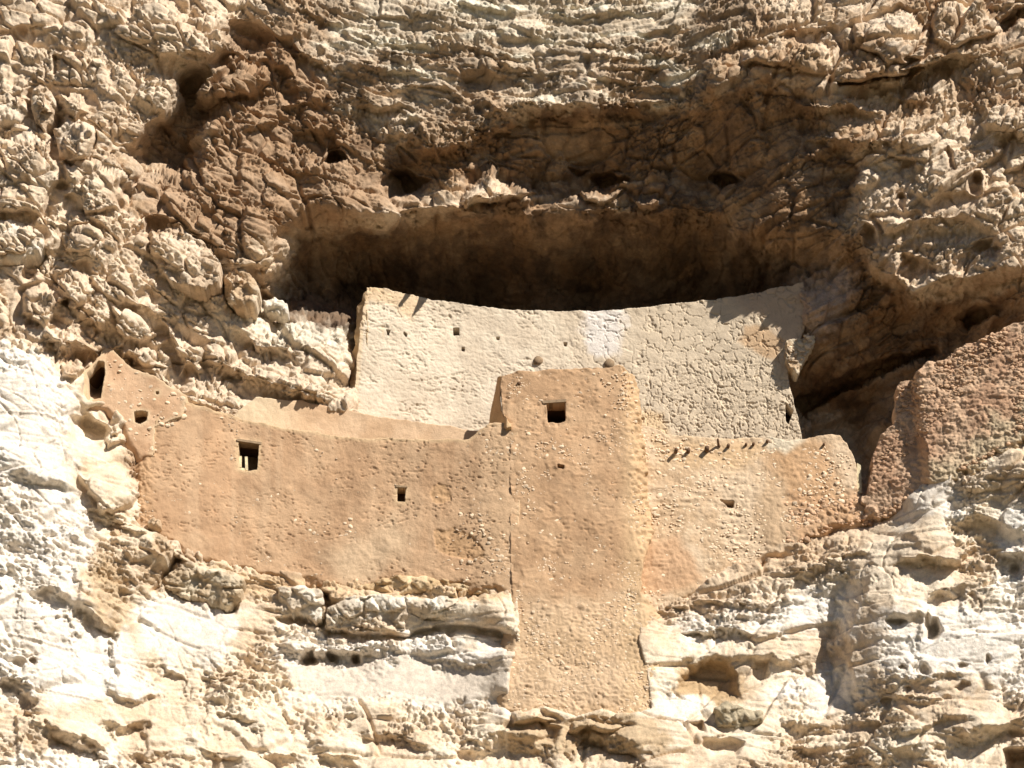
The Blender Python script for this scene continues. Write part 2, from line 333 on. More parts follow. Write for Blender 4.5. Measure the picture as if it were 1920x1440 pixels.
def hole(cx, cy, rx, ry, depth, soft=None, wk=0.6):
    n = 12; rr = random.Random(int(cx*7+cy)); cavity([(cx+rx*rr.uniform(.6,1.25)*math.cos(k*2*math.pi/n), cy+ry*rr.uniform(.55,1.3)*math.sin(k*2*math.pi/n)) for k in range(n)], depth, soft or max(4, 0.5*min(rx, ry)), wk*2)
def dome(poly, amp, r=30, gap=0.1, wk=1.0):
    amp *= 1.45; gap *= 2.2
    P = np.array(poly, float); s = (win(V1, P[:, 1].min(), P[:, 1].max(), 30), win(U1, P[:, 0].min(), P[:, 0].max(), 30))
    sd = poly_sd(U[s]+wobs[s]*wk, V[s]+wobs2[s]*wk, poly); x = np.clip(-sd/r, 0, 1)
    Y[s] += -amp*np.sqrt(1-(1-x)**2) + gap*np.exp(-(np.maximum(sd, 0)/7)**2)*(sd > 0) + gap*np.exp(-(sd/4)**2)*(sd <= 0)
# -- upper left
cavity([(470,112),(440,112),(400,130),(396,178),(440,192),(420,215),(388,255),(380,300),(382,345),(345,350),(290,335),(270,365),(232,395),(230,355),(246,325),(205,285),(240,262),(300,207),(312,172),(328,135),(380,112),(422,85)], 1.55, 44, 0.8)
cavity([(428,25),(470,30),(515,66),(505,105),(470,112),(425,90)], 0.6, 30, 0.8)
vledge([(430,10),(428,40),(425,90)], 0.0, 0.0, 10)
dome([(400,150),(450,115),(500,118),(508,150),(470,185),(400,185)], 0.35, 30)
cavity([(508,122),(545,125),(550,165),(560,190),(520,192)], 0.35, 16)
dome([(205,20),(300,0),(420,30),(428,80),(390,105),(330,110),(255,85),(215,60)], 0.25, 45, 0.0)
ledge([(250,82),(300,95),(345,108),(385,100)], 0.15, 0.3, 26, 60, 50)
ledge([(-20,60),(50,45),(110,55)], 0.15, 0.15, 14)
ledge([(-20,176),(30,176),(60,165)], 0.25, 0.35, 20)
cavity([(94,100),(106,100),(108,140),(98,145)], 0.4, 6)
cavity([(45,170),(60,150),(52,200),(100,215),(118,200),(105,235),(92,248),(75,235)], 0.45, 8)
dome([(-30,180),(40,175),(52,200),(40,220),(-30,225)], 0.2, 22)
dome([(55,165),(95,160),(102,215),(85,240),(60,215)], 0.25, 22)
dome([(105,160),(160,165),(170,205),(140,220),(108,205)], 0.22, 28)
dome([(100,240),(150,225),(172,250),(165,290),(140,305),(105,275)], 0.3, 28, 0.15)
dome([(125,310),(180,300),(240,330),(225,390),(160,400),(115,360)], 0.16, 45, 0.08)
ledge([(110,292),(150,306),(175,300)], 0.1, 0.25, 18)
dome([(-40,415),(60,412),(85,440),(70,480),(-40,490)], 0.25, 30, 0.15)
cavity([(52,478),(66,445),(80,450),(78,480),(65,520),(50,528),(36,510)], 0.5, 9)
dome([(120,430),(180,425),(195,455),(160,480),(110,470)], 0.2, 25)
ledge([(80,455),(140,480),(190,470)], 0.05, 0.25, 16)
dome([(-20,250),(90,250),(120,330),(80,400),(-20,400)], 0.25, 60, 0.12)
cavity([(272,398),(345,412),(330,425),(290,430),(288,452),(274,440)], 0.4, 10)
dome([(290,432),(340,425),(385,450),(420,500),(380,540),(300,520),(280,480)], 0.25, 45, 0.08)
ledge([(270,395),(320,415),(380,440),(420,470)], 0.2, 0.2, 14)
ledge([(408,492),(440,505),(480,500),(545,495)], 0.25, 0.35, 22)
dome([(420,512),(460,505),(485,535),(480,570),(495,580),(440,580),(415,545)], 0.45, 24, 0.15)
cavity([(480,535),(500,545),(520,560),(540,560),(545,592),(520,588),(490,575)], 0.9, 10)
cavity([(482,300),(520,290),(602,325),(604,352),(562,384),(512,350)], 0.3, 24)
ledge([(505,345),(560,355),(610,350)], 0.1, 0.25, 20)
vledge([(640,235),(615,270),(602,320)], 0.0, 0.35, 14)
hole(628,300,24,14,0.9); cavity([(612,255),(636,240),(640,300),(610,300)], 0.35, 12)
ledge([(640,168),(700,188),(785,196)], 0.12, 0.3, 18)
ledge([(505,188),(560,200),(640,165)], 0.12, 0.12, 14)
ledge([(450,230),(500,225),(545,215)], 0.1, 0.2, 16)
ledge([(520,60),(600,110),(650,150)], 0.15, 0.15, 14, 40, 40, 1.5)
# -- strata at the top
for p, t in ([[(555,12),(610,40),(660,45)], 10], [[(650,60),(760,80),(840,70)], 8], [[(830,112),(880,122),(960,118),(1045,124)], 30], [[(870,168),(930,205),(985,196),(1045,198)], 20], [[(900,42),(960,58),(1010,70),(1040,80)], 16], [[(1075,78),(1150,82),(1240,70)], 12], [[(1180,62),(1240,52),(1300,45)], 14], [[(660,120),(740,128),(830,150)], 10], [[(1060,160),(1150,150),(1260,165),(1320,150)], 12], [[(1050,110),(1160,105),(1300,100)], 10], [[(690,95),(780,98),(850,95)], 8], [[(1000,20),(1100,25),(1200,20)], 8], [[(840,8),(930,14),(990,8)], 10], [[(640,30),(740,25),(840,38)], 8], [[(850,85),(940,95),(1040,98)], 10], [[(700,160),(800,165),(880,160)], 8], [[(1090,135),(1190,128),(1290,128)], 8]):
    ledge(p, 0.10, 0.008*t+.03, t, 30, 35)
ledge([(630,222),(700,236),(760,258),(830,262),(900,240),(960,212),(1030,196),(1150,194),(1270,188),(1340,182)], 0.3, 0.25, 26, 45, 120, 2.2)
hole(765,340,42,22,1.0,14); hole(1145,336,38,15,0.8); hole(1367,336,34,11,0.9); hole(1090,322,30,8,0.4)
ledge([(600,425),(660,432),(735,424),(795,398),(850,392),(905,388),(950,368),(1000,356),(1050,372)], 0.28, 0.5, 26, 40, 120, 2.2)
ledge([(1050,372),(1110,386),(1200,390),(1250,384),(1330,404),(1400,392)], 0.18, 0.3, 20, 30, 120, 2.2)
ledge([(640,400),(690,396),(740,405)], 0.1, 0.2, 12)
dome([(865,370),(880,330),(915,310),(940,345),(930,380),(880,388)], 0.5, 24, 0.1)
dome([(935,345),(1000,345),(1010,355),(950,375),(890,390)], 0.3, 16, 0.1)
dome([(1080,355),(1130,352),(1170,362),(1130,384),(1090,380)], 0.3, 18)
dome([(1180,370),(1240,368),(1250,382),(1190,388)], 0.35, 12)
# -- upper right
vledge([(1400,85),(1345,120),(1330,180),(1340,200)], 0.3, 0.2, 30)
ledge([(1330,98),(1400,72),(1480,55),(1600,36)], 0.15, 0.25, 14)
ledge([(1400,112),(1460,128),(1545,130)], 0.1, 0.1, 14)
ledge([(1395,128),(1450,150),(1550,152)], 0.25, 0.35, 40, 40, 80)
ledge([(1545,140),(1620,138),(1690,132),(1750,112),(1870,72)], 0.3, 0.75, 28, 50, 60)
cavity([(1560,145),(1620,150),(1720,120),(1745,128),(1700,150),(1620,165),(1565,162)], 0.6, 10)
cavity([(1865,40),(1900,10),(1960,5),(1960,35),(1915,40),(1885,70),(1868,68)], 0.9, 12)
dome([(1400,88),(1470,60),(1545,80),(1555,130),(1520,125),(1440,125),(1390,115)], 0.3, 30, 0.0)
dome([(1600,50),(1690,15),(1745,60),(1730,110),(1660,120),(1605,85)], 0.25, 40)
dome([(1750,10),(1850,0),(1865,60),(1800,95),(1745,80)], 0.2, 35)
ledge([(1460,198),(1540,205),(1600,190),(1680,205)], 0.25, 0.25, 16, 30, 40)
ledge([(1500,245),(1580,262),(1660,262),(1740,255)], 0.22, 0.28, 20, 30, 60)
ledge([(1640,165),(1720,185),(1760,150)], 0.15, 0.2, 14)
ledge([(1600,305),(1660,290),(1720,292),(1750,270)], 0.1, 0.3, 22, 30, 40)
vledge([(1655,290),(1615,330),(1608,390),(1600,430)], 0.12, 0.35, 24, 60, 80)
hole(1687,368,6,18,0.5); hole(1712,400,6,10,0.4); hole(1780,295,8,26,0.35); hole(1825,335,10,20,0.5)
cavity([(1880,320),(1930,300),(1960,380),(1900,385),(1885,350)], 0.5, 14)
vledge([(1700,215),(1680,250),(1675,285)], 0.1, 0.15, 12)
vledge([(1850,180),(1845,230),(1860,260)], 0.12, 0.15, 14)
ledge([(1660,432),(1740,402),(1800,398),(1855,400),(1900,425)], 0.2, 0.35, 42, 50, 60)
dome([(1640,400),(1720,395),(1700,430),(1650,440)], 0.2, 20)
cavity([(1622,410),(1640,425),(1640,450),(1618,455),(1612,430)], 0.5, 12)
cavity([(1820,455),(1870,440),(1890,470),(1860,490)], 0.4, 14)
ledge([(1605,470),(1640,502),(1680,520),(1712,552),(1730,548)], 0.15, 0.4, 22, 40, 80, 0.6)
ledge([(1715,545),(1760,520),(1830,520),(1870,500),(1960,490)], 0.3, 0.5, 30, 50, 80)
cavity([(1690,470),(1730,480),(1770,500),(1735,530),(1712,545),(1680,515)], 0.4, 16)
ledge([(1760,480),(1840,455),(1900,470)], 0.15, 0.2, 20)
ledge([(1740,360),(1800,350),(1870,355)], 0.12, 0.15, 12)
ledge([(1850,250),(1900,240),(1950,250)], 0.2, 0.3, 24)
cavity([(1830,560),(1890,575),(1850,600),(1800,620),(1790,600)], 0.8, 16)
cavity([(1490,795),(1560,752),(1640,708),(1760,664),(1760,645),(1640,676),(1560,708),(1490,745)], 0.9, 10)
# -- left ledges beside the cream wall
ledge([(405,588),(440,612),(480,636),(520,645),(570,660)], 0.2, 0.35, 20, 40, 30)
ledge([(355,640),(400,672),(450,692),(520,715),(600,728),(660,730)], 0.3, 0.45, 26, 45, 40)
ledge([(205,545),(260,570),(310,590)], 0.15, 0.15, 14)
ledge([(180,640),(230,660),(280,690),(330,700)], 0.2, 0.2, 16)
ledge([(60,600),(110,640),(160,640),(200,660)], 0.3, 0.4, 30, 30, 40)
cavity([(140,590),(200,600),(230,640),(190,660),(150,640)], 0.3, 20)
cavity([(280,530),(310,545),(290,570),(250,560)], 0.25, 12)
for c in ([(40,540),(90,520),(120,570),(80,610),(30,590)], [(100,520),(160,500),(185,550),(140,590),(105,570)], [(210,560),(250,580),(300,620),(260,650),(210,620)], [(230,650),(300,650),(320,690),(270,690)], [(300,600),(380,640),(390,690),(330,700)], [(115,680),(150,668),(168,690),(150,712),(120,705)]):
    dome(c, 0.22, 28, 0.1)
# -- left white mass and under the walls
vledge([(140,760),(150,800),(135,835)], -0.1, 0.0, 20)
cavity([(135,770),(165,775),(200,800),(195,840),(150,845),(132,830)], 0.55, 18)
dome([(165,765),(235,765),(240,800),(225,818),(170,795)], 0.15, 20)
dome([(190,805),(238,800),(245,830),(205,840)], 0.2, 16, 0.05)
ledge([(0,880),(60,890),(120,905),(150,910)], 0.1, 0.2, 18)
ledge([(150,915),(200,960),(245,965)], 0.2, 0.3, 30, 30, 30)
dome([(150,880),(220,860),(262,900),(245,945),(190,960),(160,920)], 0.25, 35, 0.05)
ledge([(60,1092),(100,1096),(145,1118)], 0.12, 0.2, 16)
ledge([(135,1110),(170,1140),(205,1168),(225,1160)], 0.25, 0.3, 22)
ledge([(-20,1060),(20,1062),(40,1075)], 0.1, 0.15, 12)
ledge([(-20,1262),(30,1275),(72,1300)], 0.15, 0.35, 26, 40, 30)
ledge([(55,1330),(100,1362),(150,1380),(215,1408)], 0.2, 0.35, 28, 40, 30)
ledge([(185,1345),(230,1358),(290,1340)], 0.12, 0.22, 16, 30, 30); ledge([(230,1410),(280,1418),(330,1400)], 0.1, 0.2, 18, 30, 30)
ledge([(350,1400),(420,1410),(470,1425)], 0.15, 0.2, 16); ledge([(470,1400),(520,1418),(580,1405)], 0.15, 0.25, 24, 30, 30); ledge([(580,1400),(630,1418),(690,1415)], 0.15, 0.25, 20, 30, 30)
ledge([(380,1330),(440,1345),(500,1340)], 0.1, 0.15, 14); ledge([(190,1290),(250,1310),(310,1300)], 0.12, 0.1, 10)
ledge([(370,1270),(400,1278),(435,1270)], 0.06, 0.12, 9); ledge([(300,1235),(330,1262),(350,1270)], 0.08, 0.1, 10)
hole(35,1235,12,8,0.3); hole(60,1238,9,8,0.3)
ledge([(510,1192),(560,1222),(600,1208),(650,1226),(700,1218),(745,1196)], 0.16, 0.25, 20, 26, 30)
cavity([(565,1218),(590,1214),(596,1245),(575,1252),(562,1245)], 0.6, 7, 0.4); cavity([(605,1220),(628,1222),(634,1240),(612,1240)], 0.5, 7, 0.4); cavity([(660,1226),(674,1226),(675,1250),(660,1246)], 0.5, 5, 0.3)
dome([(768,1200),(830,1190),(900,1210),(950,1205),(955,1240),(900,1245),(830,1240),(780,1225)], 0.06, 30, 0.0)
ledge([(770,1215),(820,1238),(880,1240),(955,1240)], 0.08, 0.12, 14, 20, 20, 1.5)
ledge([(560,1300),(640,1318),(720,1322),(800,1318)], -0.1, -0.05, 10, 20, 20)
ledge([(640,1385),(720,1370),(780,1388),(840,1380)], 0.12, 0.2, 18, 25, 30)
ledge([(830,1372),(900,1385),(960,1372),(1010,1378),(1060,1365)], 0.2, 0.4, 34, 30, 30)
ledge([(1050,1375),(1090,1362),(1140,1378),(1200,1390),(1240,1375)], 0.2, 0.45, 34, 30, 30)
cavity([(1015,1350),(1060,1358),(1040,1400),(1000,1395)], 0.35, 12); 
dome([(960,1330),(1010,1335),(1050,1345),(1000,1365),(950,1360)], 0.2, 18); dome([(1070,1350),(1130,1352),(1180,1360),(1130,1378),(1070,1372)], 0.2, 16)
cavity([(600,1165),(612,1180),(690,1182),(760,1188),(850,1164),(930,1180),(960,1190),(950,1203),(860,1185),(760,1204),(610,1196)], 0.45, 8)
cavity([(596,1108),(622,1112),(614,1150),(606,1176),(594,1168),(606,1150),(608,1128)], 0.7, 7)
cavity([(322,1032),(312,1060),(278,1108),(292,1112),(330,1070),(352,1050)], 0.6, 8)
cavity([(412,1142),(445,1128),(440,1152),(424,1156)], 0.5, 7)
cavity([(520,1158),(560,1152),(590,1166),(560,1172),(522,1170)], 0.35, 7)
# -- lower right
ledge([(1225,1140),(1330,1128),(1420,1130),(1540,1115)], 0.1, 0.12, 10, 25, 25); ledge([(1270,1182),(1320,1188),(1352,1180),(1440,1188)], 0.1, 0.3, 12, 25, 25)
cavity([(1270,1185),(1310,1184),(1330,1196),(1300,1202)], 0.3, 7)
ledge([(1230,1240),(1300,1238),(1380,1222),(1480,1236),(1560,1225)], 0.14, 0.12, 14, 30, 30)
cavity([(1262,1300),(1270,1262),(1310,1236),(1370,1240),(1388,1270),(1390,1312),(1350,1322),(1300,1318)], 0.55, 22)
cavity([(1408,1238),(1444,1236),(1442,1270),(1425,1282),(1410,1265)], 0.4, 10)
vledge([(1652,1045),(1612,1120),(1598,1190),(1604,1270),(1618,1345)], 0.3, 0.55, 46, 60, 40)
vledge([(1532,1240),(1530,1265),(1540,1290)], 0.06, 0.12, 10)
ledge([(1470,1062),(1510,1072),(1548,1050),(1560,1030)], 0.1, 0.3, 22, 20, 30)
ledge([(1560,1040),(1600,1030),(1640,1022)], 0.1, 0.15, 12)
ledge([(1655,1045),(1720,1040),(1790,1042),(1840,1010),(1870,1020)], 0.2, 0.4, 20, 30, 40)
ledge([(1730,1110),(1790,1098),(1835,1075)], 0.15, 0.35, 22, 30, 30); ledge([(1860,1020),(1900,1030),(1960,1040)], 0.2, 0.35, 20)
hole(1752,1172,26,28,0.8,14); hole(1674,1164,18,7,0.4); hole(1912,1070,10,12,0.5)
ledge([(1655,1150),(1700,1152),(1735,1145)], 0.1, 0.2, 14); ledge([(1780,970),(1840,965),(1900,985),(1950,970)], 0.15, 0.3, 22)
ledge([(1660,1260),(1740,1268),(1800,1262),(1830,1272)], 0.08, 0.14, 12); ledge([(1640,1300),(1720,1310),(1800,1300)], 0.1, 0.14, 12)
for c in ((1685,1250,10,7),(1735,1255,9,8),(1800,1240,12,7),(1660,1310,14,9),(1800,1285,10,14),(1850,1235,8,9),(1700,1290,8,6)): hole(*c, 0.25)
ledge([(1640,1372),(1700,1368),(1760,1350),(1850,1345)], 0.1, 0.16, 12); ledge([(1740,1375),(1820,1368),(1890,1350),(1960,1340)], 0.2, 0.5, 30, 40, 40)
ledge([(1550,1408),(1620,1402),(1700,1400),(1780,1395)], 0.15, 0.45, 34, 40, 40)
cavity([(1882,1402),(1905,1398),(1960,1395),(1960,1480),(1885,1480)], 1.4, 14)
ledge([(1450,1350),(1520,1362),(1590,1350)], 0.12, 0.25, 20, 25, 30); ledge([(1460,1395),(1510,1400),(1560,1385)], 0.12, 0.3, 20, 25, 30)
ledge([(1550,1345),(1600,1352),(1660,1345)], 0.1, 0.2, 18)
cavity([(1310,1385),(1370,1380),(1400,1390),(1385,1420),(1330,1425)], 0.4, 12); cavity([(1290,1355),(1320,1345),(1325,1380),(1300,1385)], 0.3, 12)

# -- zones (soft outlines): smooth alcove ceiling, bedded rock, pale lower cliff
def zone(poly, soft, wk=2.0):
    P = np.array(poly, float); pad = soft + 12*wk + 4; s = (win(V1, P[:, 1].min(), P[:, 1].max(), pad), win(U1, P[:, 0].min(), P[:, 0].max(), pad))
    o = np.zeros_like(Y); o[s] = sst(soft, -soft, poly_sd(U[s] + wob[s]*wk, V[s] + wob2[s]*wk, poly)); return o
zC = np.maximum(zone([(560,440),(740,432),(800,402),(1000,362),(1060,378),(1250,390),(1340,180),(1420,140),(1530,210),(1600,300),(1590,440),(1630,505),(1712,566),(1790,562),(1960,536),(1960,640),(1700,800),(1600,800),(1480,700),(1440,600),(700,620),(540,600),(545,500)], 14), zone([(640,240),(760,272),(900,262),(1030,202),(1330,192),(1450,200),(1520,260),(1420,390),(1250,384),(1060,372),(1000,350),(940,320),(860,330),(800,360),(700,330)], 14))
zC = np.maximum(zC, 0.35*zone([(300,210),(330,140),(430,60),(510,70),(400,150),(385,340),(250,350),(220,290)], 14))
zB = zone([(520,-300),(560,40),(640,200),(760,260),(900,255),(1030,200),(1330,185),(1345,110),(1420,60),(1500,-300)], 30)
zE = zone([(-3000,560),(30,640),(150,700),(260,900),(250,985),(340,1040),(600,1095),(1250,1120),(1500,1010),(1700,930),(1900,830),(2100,780),(5000,700),(5000,4500),(-3000,4500)], 16)
zM = np.maximum(zone([(525,1240),(760,1236),(960,1246),(945,1315),(560,1308)], 12), 0.6*zone([(262,1114),(420,1150),(430,1240),(330,1245)], 12))   # smooth white wash under the wall

# pale weathered stretches
white = np.zeros_like(Y)
for poly in ([(-800,600),(20,640),(110,685),(165,770),(125,830),(140,900),(180,950),(170,1050),(140,1100),(230,1180),(300,1300),(200,1310),(-800,1330)], [(255,1112),(330,1120),(440,1150),(430,1240),(330,1245),(260,1190)], [(520,1190),(760,1190),(960,1180),(950,1320),(560,1310)], [(1245,1150),(1420,1130),(1600,1100),(1600,1180),(1260,1195)], [(1420,1310),(1480,1250),(1600,1250),(1625,1310),(1540,1340)], [(1235,1300),(1310,1320),(1290,1350),(1238,1350)], [(1640,1140),(1960,1130),(1960,1300),(1640,1260)], [(1690,890),(1800,880),(1800,960),(1700,970)], [(430,575),(530,590),(600,572),(675,580),(668,680),(560,650),(440,610)], [(-300,1400),(200,1410),(260,1500),(-300,1500)], [(1860,960),(2300,900),(2300,1200),(1880,1120)]):
    white = np.maximum(white, zone(poly, 22, 3.0))

# walls hide rock: keep the rock behind them
for k, w in W.items():
    P = np.array(w['poly'], float); s = (win(V1, P[:, 1].min(), P[:, 1].max(), 4), win(U1, P[:, 0].min(), P[:, 0].max(), 4))
    sd = poly_sd(U[s], V[s], w['poly']); wy = w['y'](U[s], V[s])
    w['mask'] = (s, sd)
    Y[s] = np.where(sd < -9, np.maximum(Y[s], wy + 0.05 + np.minimum(1.3, (-sd-9)*0.05)), Y[s])

gr = np.maximum(np.abs(np.gradient(Y, axis=0)), np.abs(np.gradient(Y, axis=1)))
st = blur(np.clip(sst(0.07, 0.2, gr)*3, 0, 1), 3); Y = Y*(1-st) + blur(Y, 8)*st
P0 = at(U, V, Y)
Ns = normals(blur(P0.astype(f32), 24)); Ns[..., 1] -= 1.3; Ns /= np.linalg.norm(Ns, axis=-1)[..., None]
p = P0.astype(f32); p[..., 1] *= 0.4
warp = np.stack([perlin(p, 0.9, 1), perlin(p, 0.9, 2), perlin(p, 0.9, 3)], -1)*0.13
q = p + warp
sA = np.array([1, 1, 1.15], f32)
arch = p[..., 2] - 0.33*np.sqrt((p[..., 0]-0.5)**2 + 9.0) + 0.22*perlin(p, 0.3, 9)      # beds sag towards the alcove from both sides
low = p[..., 2] + 0.06*p[..., 0] + 0.22*perlin(p, 0.3, 10)
def strata(zz, f, seed):
    """beds of uneven thickness, each standing out or back by its own amount along its length"""
    z2 = zz*f + 0.9*perlin(np.stack([p[..., 0]*0.15, p[..., 1]*0.15, zz*0.8], -1), 1.0, seed)
    k = np.floor(z2); t = z2 - k
    def prot(kk): return perlin(np.stack([p[..., 0]*0.45, p[..., 1]*0.3, kk*3.71+0.37], -1), 1.0, seed+1)*1.5
    h = prot(k); up = prot(k+1); w = sst(0.9, 1.0, t)
    return (h*(1-w) + up*w) + 0.25*(1-(1-np.minimum(t/0.35, 1))**2) - 0.35*np.exp(-t*14)
qa = np.stack([q[..., 0]*0.8, q[..., 1], arch*1.25 + warp[..., 2]], -1)
qs = np.stack([q[..., 0]*0.5, q[..., 1]*0.9, (low + warp[..., 2])*2.0], -1)
qb = np.stack([q[..., 0]*0.5, q[..., 1]*0.9, (arch + warp[..., 2])*2.0], -1)
d_big = facets(qa, 0.66, 1, 0.9, 0.8, 0.09)
d_mid = facets(qa, 1.45, 2, 0.7, 0.85, 0.12)
d_sml = facets(qa, 4.0, 3, 0.65, 0.8, 0.16)
d_xs = facets(qa*np.array([0.9, 1, 1.1], f32) + 0.05*perlin(p, 4.0, 19)[..., None], 8.5, 13, 0.7, 0.8, 0.24)
b_mid = facets(qs*(1-zB[..., None]) + qb*zB[..., None], 1.3, 4, 0.7, 0.7, 0.14)
b_sml = facets(qs*(1-zB[..., None]) + qb*zB[..., None], 3.4, 5, 0.65, 0.75, 0.18)
st_a = strata(arch, 1.25, 61); st_a2 = strata(arch, 3.6, 65)
st_l = strata(low, 1.15, 71); st_l2 = strata(low, 3.4, 75)
pf = np.stack([p[..., 0]*0.75, p[..., 1], p[..., 2]*1.3], -1)
fine = -np.abs(perlin(pf, 10.0, 8))*1.6 + 0.4 + 0.6*perlin(pf, 17.0, 18)
patch = sst(-0.25, 0.35, fbm(p, 0.45, 3, 12))           # rougher and calmer stretches of rock
rub = 0.2 + 1.2*sst(-0.3, 0.35, fbm(p, 0.75, 2, 14))
rb2 = 0.25 + 1.1*sst(-0.25, 0.3, fbm(p, 1.1, 2, 114))
crk = np.minimum(np.abs(perlin(qa, 0.55, 81)), np.abs(perlin(q, 0.8, 83)))
crack = (1 - sst(0.0, 0.024, crk))*sst(-0.05, 0.2, perlin(p, 0.6, 85))                        # long open joints
dA = 0.23*d_big; hA = 0.17*d_mid + 0.11*d_sml*rub + 0.05*st_a + (0.055*d_xs + 0.03*fine)*rb2 - 0.09*crack
dB = 0.10*d_big; hB = 0.13*b_mid + 0.085*st_a + 0.055*st_a2 + (0.09*b_sml + 0.055*d_xs)*rb2 + 0.03*fine - 0.10*crack
dE = 0.12*d_big; hE = 0.08*d_mid*patch + 0.09*st_l + (0.05*st_l2 + 0.085*b_mid)*(0.35+0.9*patch) + (0.06*b_sml + 0.05*d_sml + 0.05*d_xs + 0.018*fine)*(0.12+1.15*patch)*(0.4+0.6*rb2) + 0.008*fine - 0.06*crack
dC = 0.11*d_big; hC = 0.08*perlin(p, 1.4, 15) + 0.16*d_mid + 0.12*st_a + 0.07*st_a2 + 0.10*d_sml*rub + 0.05*d_xs*rb2 + 0.03*fine - 0.07*crack
face = np.clip((normals(blur(P0.astype(f32), 3))*Ns).sum(-1), 0.1, 1)      # fine relief fades where the rock runs straight inwards
dA = dA + hA*face; dB = dB + hB*face; dE = dE + hE*face; dC = dC + hC*face
disp = dA*(1-zB) + dB*zB
disp = disp*(1-zE) + dE*zE
disp = disp*(1-zC) + dC*zC
disp = disp*(1-0.85*zM)*(1-0.1*white)
# calm the rock right where it meets a wall and far behind it
calm = np.ones_like(Y)
for k, w in W.items():
    s, sd = w['mask']; calm[s] = np.minimum(calm[s], np.where(sd < -9, 0.1, 1.0))
disp = disp*blur(calm, 3)
damp = 1.0
PC = P0 + Ns*disp[..., None]

# -- colours of the rock
def mix(a, b, t): return a*(1-t[..., None]) + b*t[..., None]
def C(*c): return np.array(c)
n1 = sst(-0.35, 0.45, fbm(p, 0.7, 4, 21)); n2 = sst(-0.3, 0.5, fbm(p, 1.9, 4, 25)); n3 = sst(0.05, 0.6, fbm(qs, 1.2, 3, 29))
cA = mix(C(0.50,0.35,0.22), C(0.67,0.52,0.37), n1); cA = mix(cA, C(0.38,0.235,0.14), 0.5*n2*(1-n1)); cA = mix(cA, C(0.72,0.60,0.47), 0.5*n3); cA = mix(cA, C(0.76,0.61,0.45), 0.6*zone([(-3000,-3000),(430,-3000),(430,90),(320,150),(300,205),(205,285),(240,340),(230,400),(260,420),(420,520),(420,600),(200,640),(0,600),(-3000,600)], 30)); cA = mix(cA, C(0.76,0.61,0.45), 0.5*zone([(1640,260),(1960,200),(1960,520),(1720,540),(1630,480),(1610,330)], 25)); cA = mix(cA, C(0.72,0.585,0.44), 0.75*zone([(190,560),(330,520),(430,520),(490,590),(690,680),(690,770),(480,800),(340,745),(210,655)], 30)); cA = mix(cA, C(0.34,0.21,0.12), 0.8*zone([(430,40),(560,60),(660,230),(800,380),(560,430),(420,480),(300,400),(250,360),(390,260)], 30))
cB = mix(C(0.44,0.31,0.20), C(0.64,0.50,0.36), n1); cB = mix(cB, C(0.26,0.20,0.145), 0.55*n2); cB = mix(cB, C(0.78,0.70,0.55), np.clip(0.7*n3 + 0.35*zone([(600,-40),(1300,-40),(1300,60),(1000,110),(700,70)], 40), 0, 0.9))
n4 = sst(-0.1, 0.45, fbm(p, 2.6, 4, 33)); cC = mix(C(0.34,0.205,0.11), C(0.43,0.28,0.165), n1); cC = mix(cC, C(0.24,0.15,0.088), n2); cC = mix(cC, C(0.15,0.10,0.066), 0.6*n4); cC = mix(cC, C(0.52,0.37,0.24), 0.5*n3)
back_dark = zone([(540,560),(640,520),(760,500),(900,505),(1100,520),(1300,520),(1420,512),(1540,480),(1450,600),(700,640),(540,610)], 26, 3.0)  # darker tone along the back of the alcove
cC = mix(cC, C(0.10,0.07,0.052), 0.8*back_dark*(0.6+0.4*n1))
cE = mix(C(0.68,0.535,0.385), C(0.79,0.66,0.50), n1); cE = mix(cE, C(0.56,0.41,0.265), 0.5*n2*(1-n1))
cE = mix(cE, C(0.84,0.765,0.67), white*(0.85+0.15*n1)*(1-0.2*n2))
brown = zone([(1258,1310),(1265,1255),(1310,1232),(1375,1236),(1392,1320),(1340,1330)], 10)
brown = np.maximum(brown, zone([(170,1000),(240,1060),(262,1110),(250,1180),(200,1190),(180,1080)], 18)*0.7)
brown = np.maximum(brown, zone([(930,1335),(1250,1345),(1240,1420),(960,1415)], 14)*0.8)
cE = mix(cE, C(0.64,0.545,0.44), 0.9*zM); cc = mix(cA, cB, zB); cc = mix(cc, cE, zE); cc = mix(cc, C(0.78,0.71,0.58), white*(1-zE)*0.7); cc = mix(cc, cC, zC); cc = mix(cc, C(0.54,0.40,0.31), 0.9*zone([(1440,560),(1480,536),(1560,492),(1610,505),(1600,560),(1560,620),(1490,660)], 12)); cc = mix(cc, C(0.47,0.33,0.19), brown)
tanr = zone([(1225,1110),(1340,1066),(1480,1000),(1640,950),(1665,992),(1500,1052),(1350,1122),(1240,1190)], 18, 3.0)
cc = mix(cc, C(0.60,0.43,0.28), 0.65*tanr)
ochre = zone([(380,1060),(600,1080),(760,1085),(950,1095),(955,1125),(640,1125),(420,1100)], 12)
cc = mix(cc, C(0.60,0.42,0.25), ochre*0.8)
lo = np.array([0.0, 0.0, 0.0])
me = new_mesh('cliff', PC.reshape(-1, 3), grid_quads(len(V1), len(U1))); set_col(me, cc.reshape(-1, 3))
cliff = link('cliff', me, M_CLIFF)
tag(cliff, 'rugged tan and white limestone cliff with a deep shaded alcove', 'cliff', kind='structure')

# the valley floor the photographer stands on
gr = np.array([(-3000,-3000,0),(3000,-3000,0),(3000,60,0),(-3000,60,0)], float)
gm = new_mesh('ground', gr, np.array([[0,1,2,3]])); ground = link('ground', gm, M_GROUND)
tag(ground, 'flat earthy valley floor below the cliff', 'ground', kind='structure')

